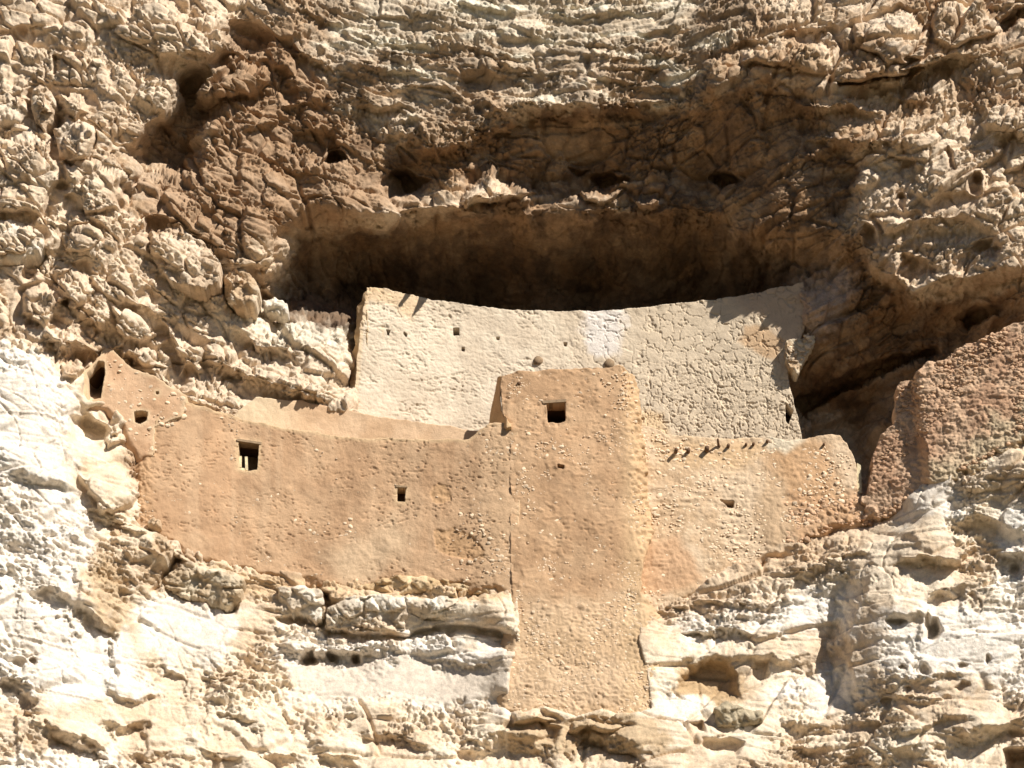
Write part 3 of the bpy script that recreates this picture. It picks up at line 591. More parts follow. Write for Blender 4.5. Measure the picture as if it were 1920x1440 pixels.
# ------------------------------------------------------------------ wall sheets
def sheet(name, poly, yf, mat, colour, disp=None, step=1.9, thick=0.45, holes=(), rag=2.0, ragf=3.0, parent=None, seed=0, ragw=None, skirt=None):
    P = np.array(poly, float)
    mg = 4 if skirt is None else 32
    u1 = np.arange(P[:, 0].min()-mg, P[:, 0].max()+mg+step, step); v1 = np.arange(P[:, 1].min()-mg, P[:, 1].max()+mg+step, step)
    u, v = np.meshgrid(u1, v1)
    z3 = np.stack([u/75, v/75, np.full_like(u, seed*3.7)], -1)
    sd = poly_sd(u, v, poly) + rag*(1.0 if ragw is None else ragw(u, v))*fbm(z3, ragf, 3, seed+50, 0.6)
    if skirt is not None:                        # the foot of the wall runs on down behind the rock it stands on
        sk = skirt(u, v); sd0 = sd; sd = sd - 24*sk; yb = yf
        yf = lambda a, b: yb(a, b) + 0.0
        back_off = sk*0.40*np.clip((sd0+4)/24, 0, 1.2)**1.5
    for h in holes: sd = np.maximum(sd, -(poly_sd(u, v, h) + 0.5*fbm(z3, 6.0, 2, seed+70)))
    cell = (sd[:-1, :-1]+sd[1:, :-1]+sd[1:, 1:]+sd[:-1, 1:])/4
    keep = cell < 0
    gv, gu = np.gradient(sd, step); gl = np.maximum(np.hypot(gu, gv), 0.4)
    mv = np.where((sd > 0) | (sd > -0.45*step), sd, 0.0)
    uu = u - mv*gu/gl**2; vv = v - mv*gv/gl**2
    Yw = yf(uu, vv) + (back_off if skirt is not None else 0.0)
    P0 = at(uu, vv, Yw); n = normals(blur(at(u, v, yf(u, v)), 1))
    d = disp(P0.astype(f32), u, v, sd) if disp else 0.0
    co = P0 + n*np.asarray(d)[..., None]
    cc = colour(P0.astype(f32), u, v, sd)
    q = grid_quads(len(v1), len(u1), keep)
    # rim: push boundary edges straight back to give the wall its thickness
    e = np.concatenate([q[:, [0,1]], q[:, [1,2]], q[:, [2,3]], q[:, [3,0]]])
    key = np.minimum(e[:, 0], e[:, 1]).astype(np.int64)*(u.size+1) + np.maximum(e[:, 0], e[:, 1])
    _, inv, cnt = np.unique(key, return_inverse=True, return_counts=True)
    be = e[cnt[inv.ravel()] == 1]
    bv = np.unique(be); mp = np.full(u.size, -1, np.int32); mp[bv] = u.size + np.arange(len(bv), dtype=np.int32)
    flat = co.reshape(-1, 3); back = flat[bv].copy(); back[:, 1] += thick; back[:, 2] += 0.0
    rim = np.stack([be[:, 1], be[:, 0], mp[be[:, 0]], mp[be[:, 1]]], -1)
    allc = np.concatenate([flat, back]); allq = np.concatenate([q, rim])
    cl = cc.reshape(-1, 3); cl = np.concatenate([cl, cl[bv]])
    used = np.unique(allq); re = np.full(len(allc), -1, np.int32); re[used] = np.arange(len(used), dtype=np.int32)
    me = new_mesh(name, allc[used], re[allq]); set_col(me, cl[used])
    o = link(name, me, mat, parent)
    return o
def empty(name, loc):
    o = bpy.data.objects.new(name, None); col.objects.link(o); o.location = loc; o.empty_display_size = 0.3
    return o
def child_of(o, root):
    """world-space mesh under an Empty that stands at the thing's base"""
    o.parent = root; o.matrix_parent_inverse = root.matrix_world.inverted(); return o
def root_at(name, px, py, Y):
    r = empty(name, tuple(at(np.array(px), np.array(py), Y))); bpy.context.view_layer.update(); return r
def recess(poly, yf, thick, root, deep=1.1, name='window', mat=None, grow=6):
    """the dark room behind an opening: a tunnel that widens inwards, closed at the back"""
    P = np.array(poly, float); c = P.mean(0); n = len(P); rings = []
    for g, dy in ((1.2, thick-0.12), (grow, thick+0.25), (grow*1.5, thick+deep)):
        d = P - c; l = np.linalg.norm(d, axis=1)[:, None]; Q = c + d*(1+g/l)
        yy = np.full(n, float(yf(np.array(c[0]), np.array(c[1])))) + dy
        f = at(P[:, 0], P[:, 1], yf(P[:, 0], P[:, 1]))
        w = at(Q[:, 0], Q[:, 1], yf(P[:, 0], P[:, 1])); w[:, 1] += dy; rings.append(w)
    co = np.concatenate(rings); qd = []
    for r in range(2):
        for k in range(n): qd.append([r*n+k, r*n+(k+1) % n, (r+1)*n+(k+1) % n, (r+1)*n+k])
    cc = rings[2].mean(0)[None]; co = np.concatenate([co, cc]); tr = [[2*n+k, 2*n+(k+1) % n, 3*n] for k in range(n)]
    me = new_mesh(name, co, np.array(qd), np.array(tr)); me.polygons.foreach_set('use_smooth', np.zeros(len(me.polygons), bool))
    o = link(name, me, mat or M_DARK); child_of(o, root); return o
# stones
def stone_mesh(name, seed, mat):
    r = random.Random(seed); S, Rr = 7, 4; co = [(0,0,1)]
    ph = [r.uniform(0.7, 1.15) for _ in range(S)]
    for k in range(1, Rr):
        t = math.pi*k/Rr
        for j in range(S):
            a = 2*math.pi*j/S + r.uniform(-.15, .15); m = ph[j]*r.uniform(0.88, 1.1)
            x, y, z = math.sin(t)*math.cos(a)*m, math.sin(t)*math.sin(a)*m, math.cos(t)
            co.append((math.copysign(abs(x)**.8, x), math.copysign(abs(y)**.8, y), math.copysign(abs(z)**.75, z)))
    co.append((0,0,-1)); tr = []; qd = []
    for j in range(S):
        tr.append([0, 1+j, 1+(j+1) % S]); b = 1+(Rr-2)*S; tr.append([b+j, len(co)-1, b+(j+1) % S])
        for k in range(Rr-2): a = 1+k*S; qd.append([a+j, a+S+j, a+S+(j+1) % S, a+(j+1) % S])
    me = new_mesh(name, np.array(co), np.array(qd), np.array(tr)); me.materials.append(mat); return me
STONES = [stone_mesh('stone', k, M_STONE) for k in range(7)]; STONESR = [stone_mesh('red_stone', 20+k, M_STONER) for k in range(6)]
_gc = {}
def geo_cache(me):
    if me.name not in _gc:
        _gc[me.name] = (np.array([tuple(vv.co) for vv in me.vertices]), [tuple(p.vertices) for p in me.polygons if p.loop_total == 4], [tuple(p.vertices) for p in me.polygons if p.loop_total == 3])
    return _gc[me.name]
def scatter(root, poly, yf, n_parts, n_small, size=(5, 9), small=(2.0, 4.0), dens=None, meshes=STONES, seed=1, flat=0.6, inset=5, sink=0.3, holes=(), out=0.0, rot=0.35):
    r = np.random.default_rng(seed); P = np.array(poly, float); want = n_parts + n_small; pts = []
    while len(pts) < want:
        u = r.uniform(P[:, 0].min(), P[:, 0].max(), 4000); v = r.uniform(P[:, 1].min(), P[:, 1].max(), 4000)
        ok = poly_sd(u, v, poly) < -inset
        for h in holes: ok &= poly_sd(u, v, h) > 5
        if dens is not None: ok &= r.random(4000) < dens(u, v)
        pts += list(zip(u[ok], v[ok]))
    pts = np.array(pts[:want]); yy = yf(pts[:, 0], pts[:, 1]); pos = at(pts[:, 0], pts[:, 1], yy)
    szs = np.where(np.arange(want) < n_parts, r.uniform(size[0], size[1], want)**1.0, r.uniform(small[0], small[1], want))/2/75.0
    inv = root.matrix_world.inverted()
    scol = []; sq = []; st = []; off = 0
    for k in range(want):
        s = szs[k]; sx = s*r.uniform(0.9, 1.5); sz = s*r.uniform(0.5, 0.95)*(flat/0.6); sy = s*r.uniform(0.5, 0.8)
        a = r.normal(0, rot); yaw = r.normal(0, 0.15)
        loc = pos[k] + np.array([0, sy*sink - out, 0])
        me = meshes[int(r.integers(len(meshes)))]
        if k < n_parts:
            o = bpy.data.objects.new('stone', me); col.objects.link(o); o.parent = root; o.matrix_parent_inverse = inv
            o.location = loc; o.rotation_euler = (0, a, yaw); o.scale = (sx, sy, sz)
        else:
            c = geo_cache(me)[0]*np.array([sx, sy, sz]); ca, sa = math.cos(a), math.sin(a)
            c = np.stack([c[:, 0]*ca + c[:, 2]*sa, c[:, 1], -c[:, 0]*sa + c[:, 2]*ca], -1) + loc
            _, gq, gt = geo_cache(me); sq += [[off+i for i in f] for f in gq]; st += [[off+i for i in f] for f in gt]
            scol.append(c); off += len(c)
    if scol:
        me = new_mesh('pebbles', np.concatenate(scol), np.array(sq), np.array(st)); o = link('pebbles', me, meshes[0].materials[0]); child_of(o, root); o['kind'] = 'stuff'
def noise2(u, v, s, n=3, seed=0): return fbm(np.stack([u/75, v/75, np.full_like(np.asarray(u, float), 3.3)], -1), s, n, seed)
def rough(p, amp=1.0, seed=0):
    return amp*(0.035*perlin(p, 0.8, seed) + 0.018*perlin(p, 2.6, seed+1) + 0.010*fbm(p, 7.0, 3, seed+2, 0.6))
def pz(u, v, poly, soft=10, wk=8, s=1.5, seed=90):
    uu = np.asarray(u, float); n = noise2(uu, v, s, 3, seed)*wk; m = noise2(uu, v, s, 3, seed+7)*wk
    return sst(soft, -soft, poly_sd(uu+n, v+m, poly))

def patchy(u, v, seed=0, amp=0.16):
    """patches of mud laid at different times, and stains"""
    q = np.stack([u/75, v/75, np.full_like(u, 0.4)], -1); q = q + 0.35*np.stack([fbm(q, 0.9, 4, seed, .6), fbm(q, 0.9, 4, seed+9, .6), q[..., 2]*0], -1)
    f1, f2, i, _ = worley(q*np.array([1, 1.2, 0]) + 0.5, 0.75, seed); w = sst(0, 0.12, f2-f1)
    st = fbm(np.stack([u/75*3.0, v/75*0.35, u*0], -1), 1.0, 3, seed+4)
    return (1 + amp*(R1[i, 1]-0.5)*w + 0.07*fbm(q, 2.6, 4, seed+5) - 0.05*sst(0.1, 0.5, st))[..., None]
def below(line, up=26, dn=4):
    L = np.array(line, float); return lambda u, v: sst(-up, -dn, v - np.interp(u, L[:, 0], L[:, 1]))
sk_l0 = below([(240,990),(262,996),(300,1004),(340,1028),(440,1070),(560,1086),(650,1104),(745,1086),(870,1098),(980,1110)])
sk_left = lambda u, v: np.maximum(sk_l0(u, v), sst(290, 268, u)*sst(790, 830, v))*sst(962, 945, u)
sk_tower = lambda u, v: np.maximum(sst(1300, 1330, v), sst(1110, 1150, v)*np.maximum(sst(1185, 1205, u), sst(975, 955, u)))
sk_right = lambda u, v: below([(1190,1165),(1240,1142),(1330,1100),(1440,1042),(1560,988),(1628,974),(1660,950)])(u, v)*sst(1195, 1215, u)
sk_far = below([(1600,968),(1650,976),(1690,962),(1740,908),(1780,892),(1840,872),(1900,832),(1980,802),(2100,802)])
sk_hut = below([(120,745),(146,744),(160,764),(200,768),(236,802),(262,860),(300,870)], 16, 2)
# --- cream upper wall
BEAMW = [(1009, 675, 9.5), (1143, 681, 10.5)]
H_UP = [[(849,614),(861,614),(861,629),(850,629)], [(1056,641),(1065,641),(1062,650),(1057,649)], [(930,631),(937,632),(936,638),(931,637)], [(724,617),(733,618),(729,629),(726,628)], [(757,621),(764,627),(762,633),(756,626)], [(865,651),(871,651),(871,659),(865,658)], [(1472,752),(1488,770),(1478,796),(1473,790)]]
def d_upper(p, u, v, sd):
    q = np.stack([u/75, v/75, np.full_like(u, 1.7)], -1); wq = q + 0.12*np.stack([fbm(q, 3.0, 3, 3, 0.6), fbm(q, 3.0, 3, 4, 0.6), q[..., 2]*0], -1)
    def cr(s, seed, w):
        qq = (wq*np.array([1, 1.15, 0]) + np.array([0, 0, 0.5])); f1, f2, i, vec = worley(qq, s, seed, 0.75); return 1 - sst(0.0, w, f2-f1), i
    big, ib = cr(2.8, 1, 0.055); sml, i2 = cr(4.8, 2, 0.085)
    right = sst(960, 1230, u); lower = sst(560, 800, v)
    pl = sst(-0.2, 0.3, perlin(q, 1.1, 31)); pit = billow(q, 6.5, 2, 33)
    qq = q*np.array([0.75, 1.5, 1]) + 0.08*fbm(q, 5.0, 2, 36)[..., None]
    broken = sst(0.20, 0.32, perlin(qq, 7.0, 37)) + 0.8*sst(0.22, 0.32, perlin(qq, 12.0, 38))
    gate = sst(-0.35, 0.05, perlin(q, 1.6, 39) + 0.6*lower*right)
    d = 0.014*fbm(p, 2.0, 2, 14) - 0.045*big*(0.25*gate + 0.75*right)*np.maximum(0.25+0.75*gate, sst(1180, 1300, u)*sst(590, 650, v)) - 0.032*sml*sst(0.35, 0.8, right*lower + 0.2*pl)
    d = d - (1-0.85*right)*(0.026*broken*(0.3+0.7*pl) + 0.006*pit) + 0.004*fbm(q, 12, 2, 43)
    edge = sst(-18, 0, sd)
    return d + 0.03*edge*perlin(q, 5, 44)
def c_upper(p, u, v, sd):
    n = sst(-0.4, 0.4, noise2(u, v, 1.2, 4, 1)); c = mix(C(0.59,0.485,0.365), C(0.66,0.555,0.425), n)
    c = mix(c, C(0.645,0.52,0.375), sst(950, 1300, u)*0.75)
    c = mix(c, C(0.78,0.72,0.67), 0.75*pz(u, v, [(1092,575),(1172,575),(1172,600),(1160,660),(1110,662),(1096,620)], 12, 14, 2.5))
    c = mix(c, C(0.56,0.36,0.20), 0.75*pz(u, v, [(1392,612),(1440,612),(1470,640),(1462,680),(1420,668),(1388,640)], 6))
    c = mix(c, C(0.52,0.385,0.275), 0.75*pz(u, v, [(1340,545),(1520,515),(1520,640),(1470,645),(1440,600),(1390,575)], 14, 12))  # brown tint paints the cast shade of the upper right corner into the plaster
    c = mix(c, C(0.62,0.45,0.28), 0.8*pz(u, v, [(690,535),(780,548),(795,570),(770,600),(730,570),(690,560)], 9))
    c = mix(c, C(0.72,0.52,0.31), 0.8*pz(u, v, [(1190,765),(1245,770),(1260,850),(1190,850)], 8))
    c = mix(c, C(0.60,0.42,0.24), 0.6*sst(-12, -2, sd)*(u < 720))
    return c
r_up = root_at('cream_wall', 1080, 830, 3.0)
tag(r_up, 'tall concave cream plastered wall set back under the alcove', 'wall', kind='thing')
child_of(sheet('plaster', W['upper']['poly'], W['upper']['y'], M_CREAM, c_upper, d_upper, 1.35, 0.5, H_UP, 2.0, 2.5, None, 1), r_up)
for h in H_UP[:1]: recess(h, W['upper']['y'], 0.5, r_up, 0.6, 'window')
for h in H_UP[1:]: recess(h, W['upper']['y'], 0.5, r_up, 0.3, 'hole', grow=3)
# its left end wall, turned away from the sun
endp = [(688,540),(690,600),(686,680),(682,768),(652,766),(656,700),(666,640),(672,575)]
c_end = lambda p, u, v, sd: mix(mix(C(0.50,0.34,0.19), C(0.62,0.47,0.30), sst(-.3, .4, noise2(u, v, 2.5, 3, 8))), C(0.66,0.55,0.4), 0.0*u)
ye = lambda u, v: W['upper']['y'](u, v) + np.clip((690-u)/36.0, 0, 1.2)*0.55 - 0.02
child_of(sheet('end_wall', endp, ye, M_PLAST, c_end, lambda p, u, v, sd: rough(p, 1.6, 5), 1.9, 0.3, (), 3.0, 3.0, None, 2), r_up)

rub_p = [(1474,640),(1496,634),(1516,622),(1528,632),(1522,652),(1508,672),(1496,700),(1478,690)]
yrub = lambda u, v: 1.5 + 0.0*(u+v)
child_of(sheet('rubble_edge', rub_p, yrub, M_BOULD, lambda p, u, v, sd: mix(C(0.56,0.40,0.25), C(0.72,0.60,0.44), sst(-.3, .3, noise2(u, v, 3.0, 3, 18))), lambda p, u, v, sd: 0.07*facets(p, 5.0, 12, 0.9, 0.5, 0.3) + 0.05*facets(p, 10.0, 13, 0.9, 0.5, 0.3), 1.9, 0.5, (), 7.0, 3.0, None, 12), r_up)
scatter(r_up, rub_p, yrub, 24, 50, (6, 11), (3, 5), seed=14, sink=0.6, inset=2)
# --- plaster band on the terrace between
r_bd = root_at('terrace_wall', 690, 830, 1.3); tag(r_bd, 'low smooth tan plaster wall on the terrace below the cream wall', 'wall', kind='thing')
c_bd = lambda p, u, v, sd: mix(mix(C(0.56,0.375,0.23), C(0.62,0.435,0.28), sst(-.3, .4, noise2(u, v, 1.0, 3, 15))), C(0.68,0.56,0.38), 0.6*sst(600, 480, u))
child_of(sheet('plaster', W['band']['poly'], W['band']['y'], M_PLAST, c_bd, lambda p, u, v, sd: rough(p, 0.7, 15), 1.9, 0.4, (), 2.0, 2.5, None, 3), r_bd)

# --- hut wall at the far left
H_DOOR = [(163,700),(170,692),(184,676),(196,678),(197,700),(192,728),(189,746),(166,752)]
H_HUT = [(251,772),(266,769),(278,772),(275,788),(262,795),(250,790)]
H_HUT2 = [(292,733),(298,734),(297,740),(292,739)]
r_hut = root_at('hut_wall', 230, 800, -1.0); tag(r_hut, 'small tapering tan wall with a dark doorway at the left end', 'wall', kind='thing')
c_hut = lambda p, u, v, sd: mix(mix(C(0.49,0.305,0.18), C(0.56,0.37,0.23), sst(-.3, .4, noise2(u, v, 1.2, 3, 16))), C(0.66,0.52,0.33), np.maximum(sst(170, 150, u), 0.5*sst(-8, 0, sd)))
child_of(sheet('plaster', W['hut']['poly'], W['hut']['y'], M_PLAST, c_hut, lambda p, u, v, sd: rough(p, 1.0, 16), 1.9, 0.4, [H_DOOR, H_HUT, H_HUT2], 2.0, 3.0, None, 4, None, sk_hut), r_hut)
recess(H_DOOR, W['hut']['y'], 0.4, r_hut, 1.8, 'doorway', grow=3); recess(H_HUT, W['hut']['y'], 0.4, r_hut, 0.2, 'niche', grow=2); recess(H_HUT2, W['hut']['y'], 0.4, r_hut, 0.3, 'hole', grow=2)
scatter(r_hut, W['hut']['poly'], W['hut']['y'], 28, 60, (6, 10), seed=3, holes=[H_DOOR, H_HUT], dens=lambda u, v: 0.3+0.7*sst(0.0, 0.3, noise2(u, v, 2.0, 2, 61)))

# --- long curved left wall
H_WIN = [(447,826),(486,830),(482,881),(465,883),(447,879)]
H_SLOT = [(745,914),(761,915),(759,941),(744,940)]
def d_left(p, u, v, sd):
    d = rough(p, 1.0, 20)
    pits = sst(0.38, 0.46, perlin(p*np.array([0.8, 1, 2.0], f32) + 0.15*perlin(p, 3.0, 23)[..., None], 10.0, 24))*sst(-0.3, 0.15, perlin(p, 1.3, 27)); d = d - 0.032*pits + 0.012*facets(p*np.array([0.8, 1, 1.4], f32), 3.0, 25, 0.5, 0.25, 0.06)*sst(0.0, 0.3, perlin(p, 1.0, 26))
    for poly in ([(802,925),(822,906),(842,915),(850,940),(815,945)], [(810,995),(850,988),(905,1020),(910,1046),(880,1050),(815,1030)]):
        m = pz(u, v, poly, 1.5, 6, 3.0, 95); d = d - m*(0.028 + 0.018*perlin(p, 9.0, 29))
    d = d - 0.02*sst(3, 0, np.abs(v-885-0.02*(u-770)))*sst(752, 756, u)*sst(786, 780, u)
    d = d + 0.05*sst(300, 262, u)*billow(p, 6.0, 2, 31)
    return d
def c_left(p, u, v, sd):
    n = sst(-0.4, 0.4, noise2(u, v, 0.9, 4, 2)); c = mix(C(0.45,0.281,0.163), C(0.505,0.328,0.196), n)
    streak = sst(0.0, 0.5, fbm(np.stack([u/75*2.2, v/75*0.25, u*0], -1), 1.0, 3, 6)); c = mix(c, C(0.59,0.41,0.26), 0.3*streak)
    c = mix(c, C(0.60,0.44,0.285), 0.7*pz(u, v, [(610,1040),(700,1000),(745,960),(770,1010),(740,1060),(690,1100),(640,1100)], 30, 14))
    c = mix(c, C(0.64,0.47,0.28), 0.6*sst(-10, 0, sd)); c = mix(c, C(0.50,0.31,0.17), 0.6*sst(300, 270, u))
    c = mix(c, C(0.58,0.40,0.245), 0.5*sst(860, 940, u))*patchy(u, v, 1)
    for poly in ([(802,925),(822,906),(842,915),(850,940),(815,945)], [(810,995),(850,988),(905,1020),(910,1046),(880,1050),(815,1030)]): c = mix(c, C(0.50,0.31,0.165), 0.8*pz(u, v, poly, 1.5, 6, 3.0, 95))
    return c
r_lf = root_at('curved_wall', 620, 1090, 0.2); tag(r_lf, 'long curved tan plastered wall with a wood framed window', 'wall', kind='thing')
YL = W['left']['y']
child_of(sheet('plaster', W['left']['poly'], YL, M_PLAST, c_left, d_left, 1.6, 0.45, [H_WIN, H_SLOT], 2.5, 2.2, None, 5, lambda u, v: 1 + 2.2*sst(980, 1050, v) + 1.0*sst(300, 270, u), sk_left), r_lf)
w_lf = recess(H_WIN, YL, 0.45, r_lf, 1.0, 'window'); w_sl = recess(H_SLOT, YL, 0.45, r_lf, 0.15, 'slot_window', grow=2)
dl = lambda u, v: np.clip(0.025 + 0.9*sst(840, 930, u)*sst(-0.1, 0.3, noise2(u, v, 1.8, 2, 62)) + 0.9*sst(300, 270, u) + 0.5*sst(0.25, 0.5, noise2(u, v, 1.8, 3, 63)), 0, 1)
scatter(r_lf, W['left']['poly'], YL, 190, 520, (5, 10), (2, 4), dl, seed=4, holes=[H_WIN, H_SLOT], inset=4, sink=0.8)
scatter(r_lf, [(300,770),(345,752),(350,765),(330,800),(300,800)], YL, 22, 20, (7, 13), (3, 5), seed=5, sink=0.0, inset=0)

# --- tower
H_TW = [(1024,756),(1060,754),(1061,789),(1050,792),(1027,792),(1026,775)]
H_TS = [(1044,871),(1058,872),(1058,879),(1045,879)]
YT = W['tower']['y']
def d_tower(p, u, v, sd):
    edge = sst(1150, 1185, u - (v-700)*0.09)*sst(1100, 1000, v)
    low = sst(1090, 1180, v)
    lumps = sst(0.1, 0.5, perlin(p*np.array([1, 1, 1.6], f32), 6.5, 47))*sst(-0.2, 0.3, perlin(p, 1.1, 48))
    pits = sst(0.42, 0.52, perlin(p*np.array([1, 1, 2.0], f32), 8.0, 24))*sst(-0.3, 0.15, perlin(p, 1.5, 28))
    d = rough(p, 0.9, 40) - 0.03*pits + 0.022*lumps + edge*0.06*billow(p, 5.5, 3, 44) + low*0.018*billow(p, 9.0, 2, 45)
    return d + 0.05*sst(-14, 0, sd)*perlin(p, 4.5, 49)*sst(1200, 1000, v)
def c_tower(p, u, v, sd):
    n = sst(-0.4, 0.4, noise2(u, v, 0.9, 4, 3)); c = mix(C(0.455,0.285,0.163), C(0.51,0.332,0.196), n)
    c = mix(c, mix(C(0.54,0.372,0.225), C(0.60,0.425,0.27), n), sst(1100, 1160, v + 30*noise2(u, v, 2.0, 3, 5)))
    c = mix(c, C(0.60,0.42,0.24), 0.5*sst(1150, 1190, u)); return c*patchy(u, v, 2)
r_tw = root_at('tower', 1090, 1340, -0.9); tag(r_tw, 'tall tan mud plastered tower with one square window', 'tower', kind='thing')
child_of(sheet('plaster', W['tower']['poly'], YT, M_PLAST, c_tower, d_tower, 1.9, 0.5, [H_TW, H_TS], 2.5, 2.5, None, 6, lambda u, v: 1 + 3*sst(1050, 1150, v)*sst(1100, 1200, u) + 3.5*sst(1290, 1330, v), sk_tower), r_tw)
w_tw = recess(H_TW, YT, 0.5, r_tw, 1.0, 'window'); recess(H_TS, YT, 0.5, r_tw, 0.3, 'hole', grow=2)
# its left side wall, in shade
sidep = [(941,704),(938,730),(941,770),(960,800),(950,802),(918,797),(920,775),(928,735),(933,708)]
ys = lambda u, v: YT(u, v) + np.clip((944-u)/24.0, -0.2, 1.2)*1.0 + 0.03
child_of(sheet('side_wall', sidep, ys, M_PLAST, lambda p, u, v, sd: mix(C(0.52,0.33,0.18), C(0.57,0.38,0.21), sst(-.3, .3, noise2(u, v, 1.0, 3, 9))), lambda p, u, v, sd: rough(p, 0.6, 51), 1.9, 0.3, (), 0.6, 3.0, None, 7), r_tw)
dt = lambda u, v: np.clip(0.06 + 0.7*sst(0.05, 0.4, noise2(u, v, 1.5, 3, 64)) + 0.5*sst(1140, 1185, u) + 0.3*sst(1100, 1200, v), 0, 1)
scatter(r_tw, W['tower']['poly'], YT, 300, 2200, (5, 9.5), (2, 4.2), dt, seed=6, holes=[H_TW, H_TS], sink=0.62)

# --- right wall
H_RT = [(1349,936),(1377,938),(1376,952),(1366,951),(1358,945)]
YR = W['right']['y']
def d_right(p, u, v, sd):
    bed = perlin(p*np.array([0.8, 1, 2.6], f32), 4.0, 53)
    return rough(p, 1.2, 52) + 0.028*bed*sst(-0.3, 0.3, perlin(p, 0.9, 54)) + 0.012*billow(p, 8.0, 2, 55) + 0.05*sst(1480, 1580, u)*sst(900, 960, v)*billow(p, 4.5, 2, 56)
def c_right(p, u, v, sd):
    n = sst(-0.35, 0.35, noise2(u, v, 1.1, 4, 4)); c = mix(C(0.55,0.385,0.24), C(0.64,0.48,0.325), n)
    c = mix(c, C(0.53,0.32,0.17), 0.85*pz(u, v, [(1440,850),(1500,830),(1560,830),(1570,900),(1540,960),(1480,940)], 22, 16))
    c = mix(c, C(0.50,0.30,0.165), 0.8*pz(u, v, [(1470,930),(1640,920),(1640,980),(1500,1020),(1480,980)], 16, 12))
    c = mix(c, C(0.54,0.335,0.195), 0.9*pz(u, v, [(1195,1010),(1270,1005),(1300,1050),(1320,1090),(1240,1120),(1195,1110)], 10, 8))
    c = mix(c, C(0.56,0.37,0.20), 0.7*pz(u, v, [(1220,820),(1440,830),(1400,880),(1240,870)], 16, 10))
    c = mix(c, C(0.76,0.66,0.50), 0.8*pz(u, v, [(1438,810),(1480,800),(1505,830),(1470,850),(1445,840)], 8))
    return c
r_rt = root_at('right_wall', 1420, 1050, 0.1); tag(r_rt, 'stony tan wall right of the tower with a row of beam ends', 'wall', kind='thing')
child_of(sheet('masonry', W['right']['poly'], YR, M_PLAST, c_right, d_right, 1.9, 0.45, [H_RT], 3.0, 2.0, None, 8, lambda u, v: 1 + 2*sst(930, 1010, v), sk_right), r_rt)
recess(H_RT, YR, 0.45, r_rt, 0.3, 'hole', grow=2)
dr = lambda u, v: np.clip(0.4 + 0.5*sst(-0.1, 0.3, noise2(u*0.5, v*1.5, 1.5, 2, 65)), 0, 1)*(1-0.8*pz(u, v, [(1195,1010),(1270,1005),(1310,1080),(1240,1110),(1195,1100)], 5, 4))
scatter(r_rt, W['right']['poly'], YR, 300, 1100, (6, 11), (2.5, 5), dr, seed=7, holes=[H_RT], sink=0.6)
scatter(r_rt, [(1470,940),(1560,935),(1640,930),(1640,985),(1560,990),(1480,1030)], YR, 60, 160, (7, 13), (3.5, 6), None, STONESR, seed=8, sink=0.5, inset=0)

# --- far right wall
YF = W['far']['y']
def d_far(p, u, v, sd): pc = p*np.array([0.7, 1, 1.6], f32); return rough(p, 1.4, 60) + 0.035*facets(pc, 3.6, 8, 0.8, 0.6, 0.16) + 0.028*facets(pc, 7.0, 9, 1.0, 0.5, 0.3) + 0.02*billow(p, 9.0, 2, 61)
def c_far(p, u, v, sd):
    n = sst(-0.35, 0.35, noise2(u, v, 1.3, 4, 14)); c = mix(C(0.52,0.32,0.20), C(0.62,0.42,0.275), n)
    return mix(c, C(0.62,0.50,0.33), 0.8*sst(-30, 25, v - (880 - (u-1740)*0.62) + 40*noise2(u, v, 1.5, 3, 17))*sst(1720, 1760, u))
r_fr = root_at('stepped_wall', 1780, 890, -1.3); tag(r_fr, 'rough reddish stone wall stepping up to the right edge', 'wall', kind='thing')
child_of(sheet('masonry', W['far']['poly'], YF, M_CLIFF, c_far, d_far, 1.9, 0.6, (), 5.0, 2.2, None, 9, lambda u, v: 1 + 2.5*sst(-60, 0, v - (880 - (u-1740)*0.45)), sk_far), r_fr)
scatter(r_fr, [q for q in W['far']['poly'] if q[0] < 1930] + [(1935,800),(1935,600)], YF, 300, 900, (6, 12), (3, 5.5), None, STONESR, seed=9, sink=0.45, inset=3, rot=0.35, flat=0.5)

bpy.context.view_layer.update()
# ------------------------------------------------------------------ timber
def rod(name, p0, p1, r0, r1, mat, root, seg=10, bend=0.0, seed=0):
    r = random.Random(seed); p0 = np.array(p0, float); p1 = np.array(p1, float); d = p1-p0; L = np.linalg.norm(d); d /= L
    a = np.cross(d, [0.3, 0.1, 1.0]); a /= np.linalg.norm(a); b = np.cross(d, a); co = []; qd = []; rings = 5
    for k in range(rings):
        t = k/(rings-1); c = p0 + d*L*t + a*bend*math.sin(math.pi*t)
        rr = (r0 + (r1-r0)*t)*(1 if k < rings-1 else 0.93)
        for j in range(seg):
            th = 2*math.pi*j/seg; m = rr*(1+0.09*r.uniform(-1, 1)); co.append(c + a*m*math.cos(th) + b*m*math.sin(th))
    for k in range(rings-1):
        for j in range(seg): qd.append([k*seg+j, k*seg+(j+1) % seg, (k+1)*seg+(j+1) % seg, (k+1)*seg+j])
    co.append(p0); co.append(p1 + d*0.006); n = len(co); e = (rings-1)*seg
    tr = [[(j+1) % seg, j, n-2] for j in range(seg)] + [[e+j, e+(j+1) % seg, n-1] for j in range(seg)]
    o = link(name, new_mesh(name, np.array(co), np.array(qd), np.array(tr)), mat); child_of(o, root); return o
def beam(px, py, rpx, yf, root, out, mat, back=0.3, tilt=(0, 0, 0), name='beam_end', seed=0):
    y = float(yf(np.array(px), np.array(py))); p1 = at(np.array(px), np.array(py), y-out); p0 = at(np.array(px), np.array(py), y)
    p0 = p1 + (np.array([0, out+back, 0]) - np.array(tilt))
    return rod(name, p0, p1, rpx/75*1.05, rpx/75, mat, root, 12, 0.0, seed)
for k, (x, y, r) in enumerate(BEAMW): beam(x, y, r, W['upper']['y'], r_up, 0.05, M_WOOD, seed=k)
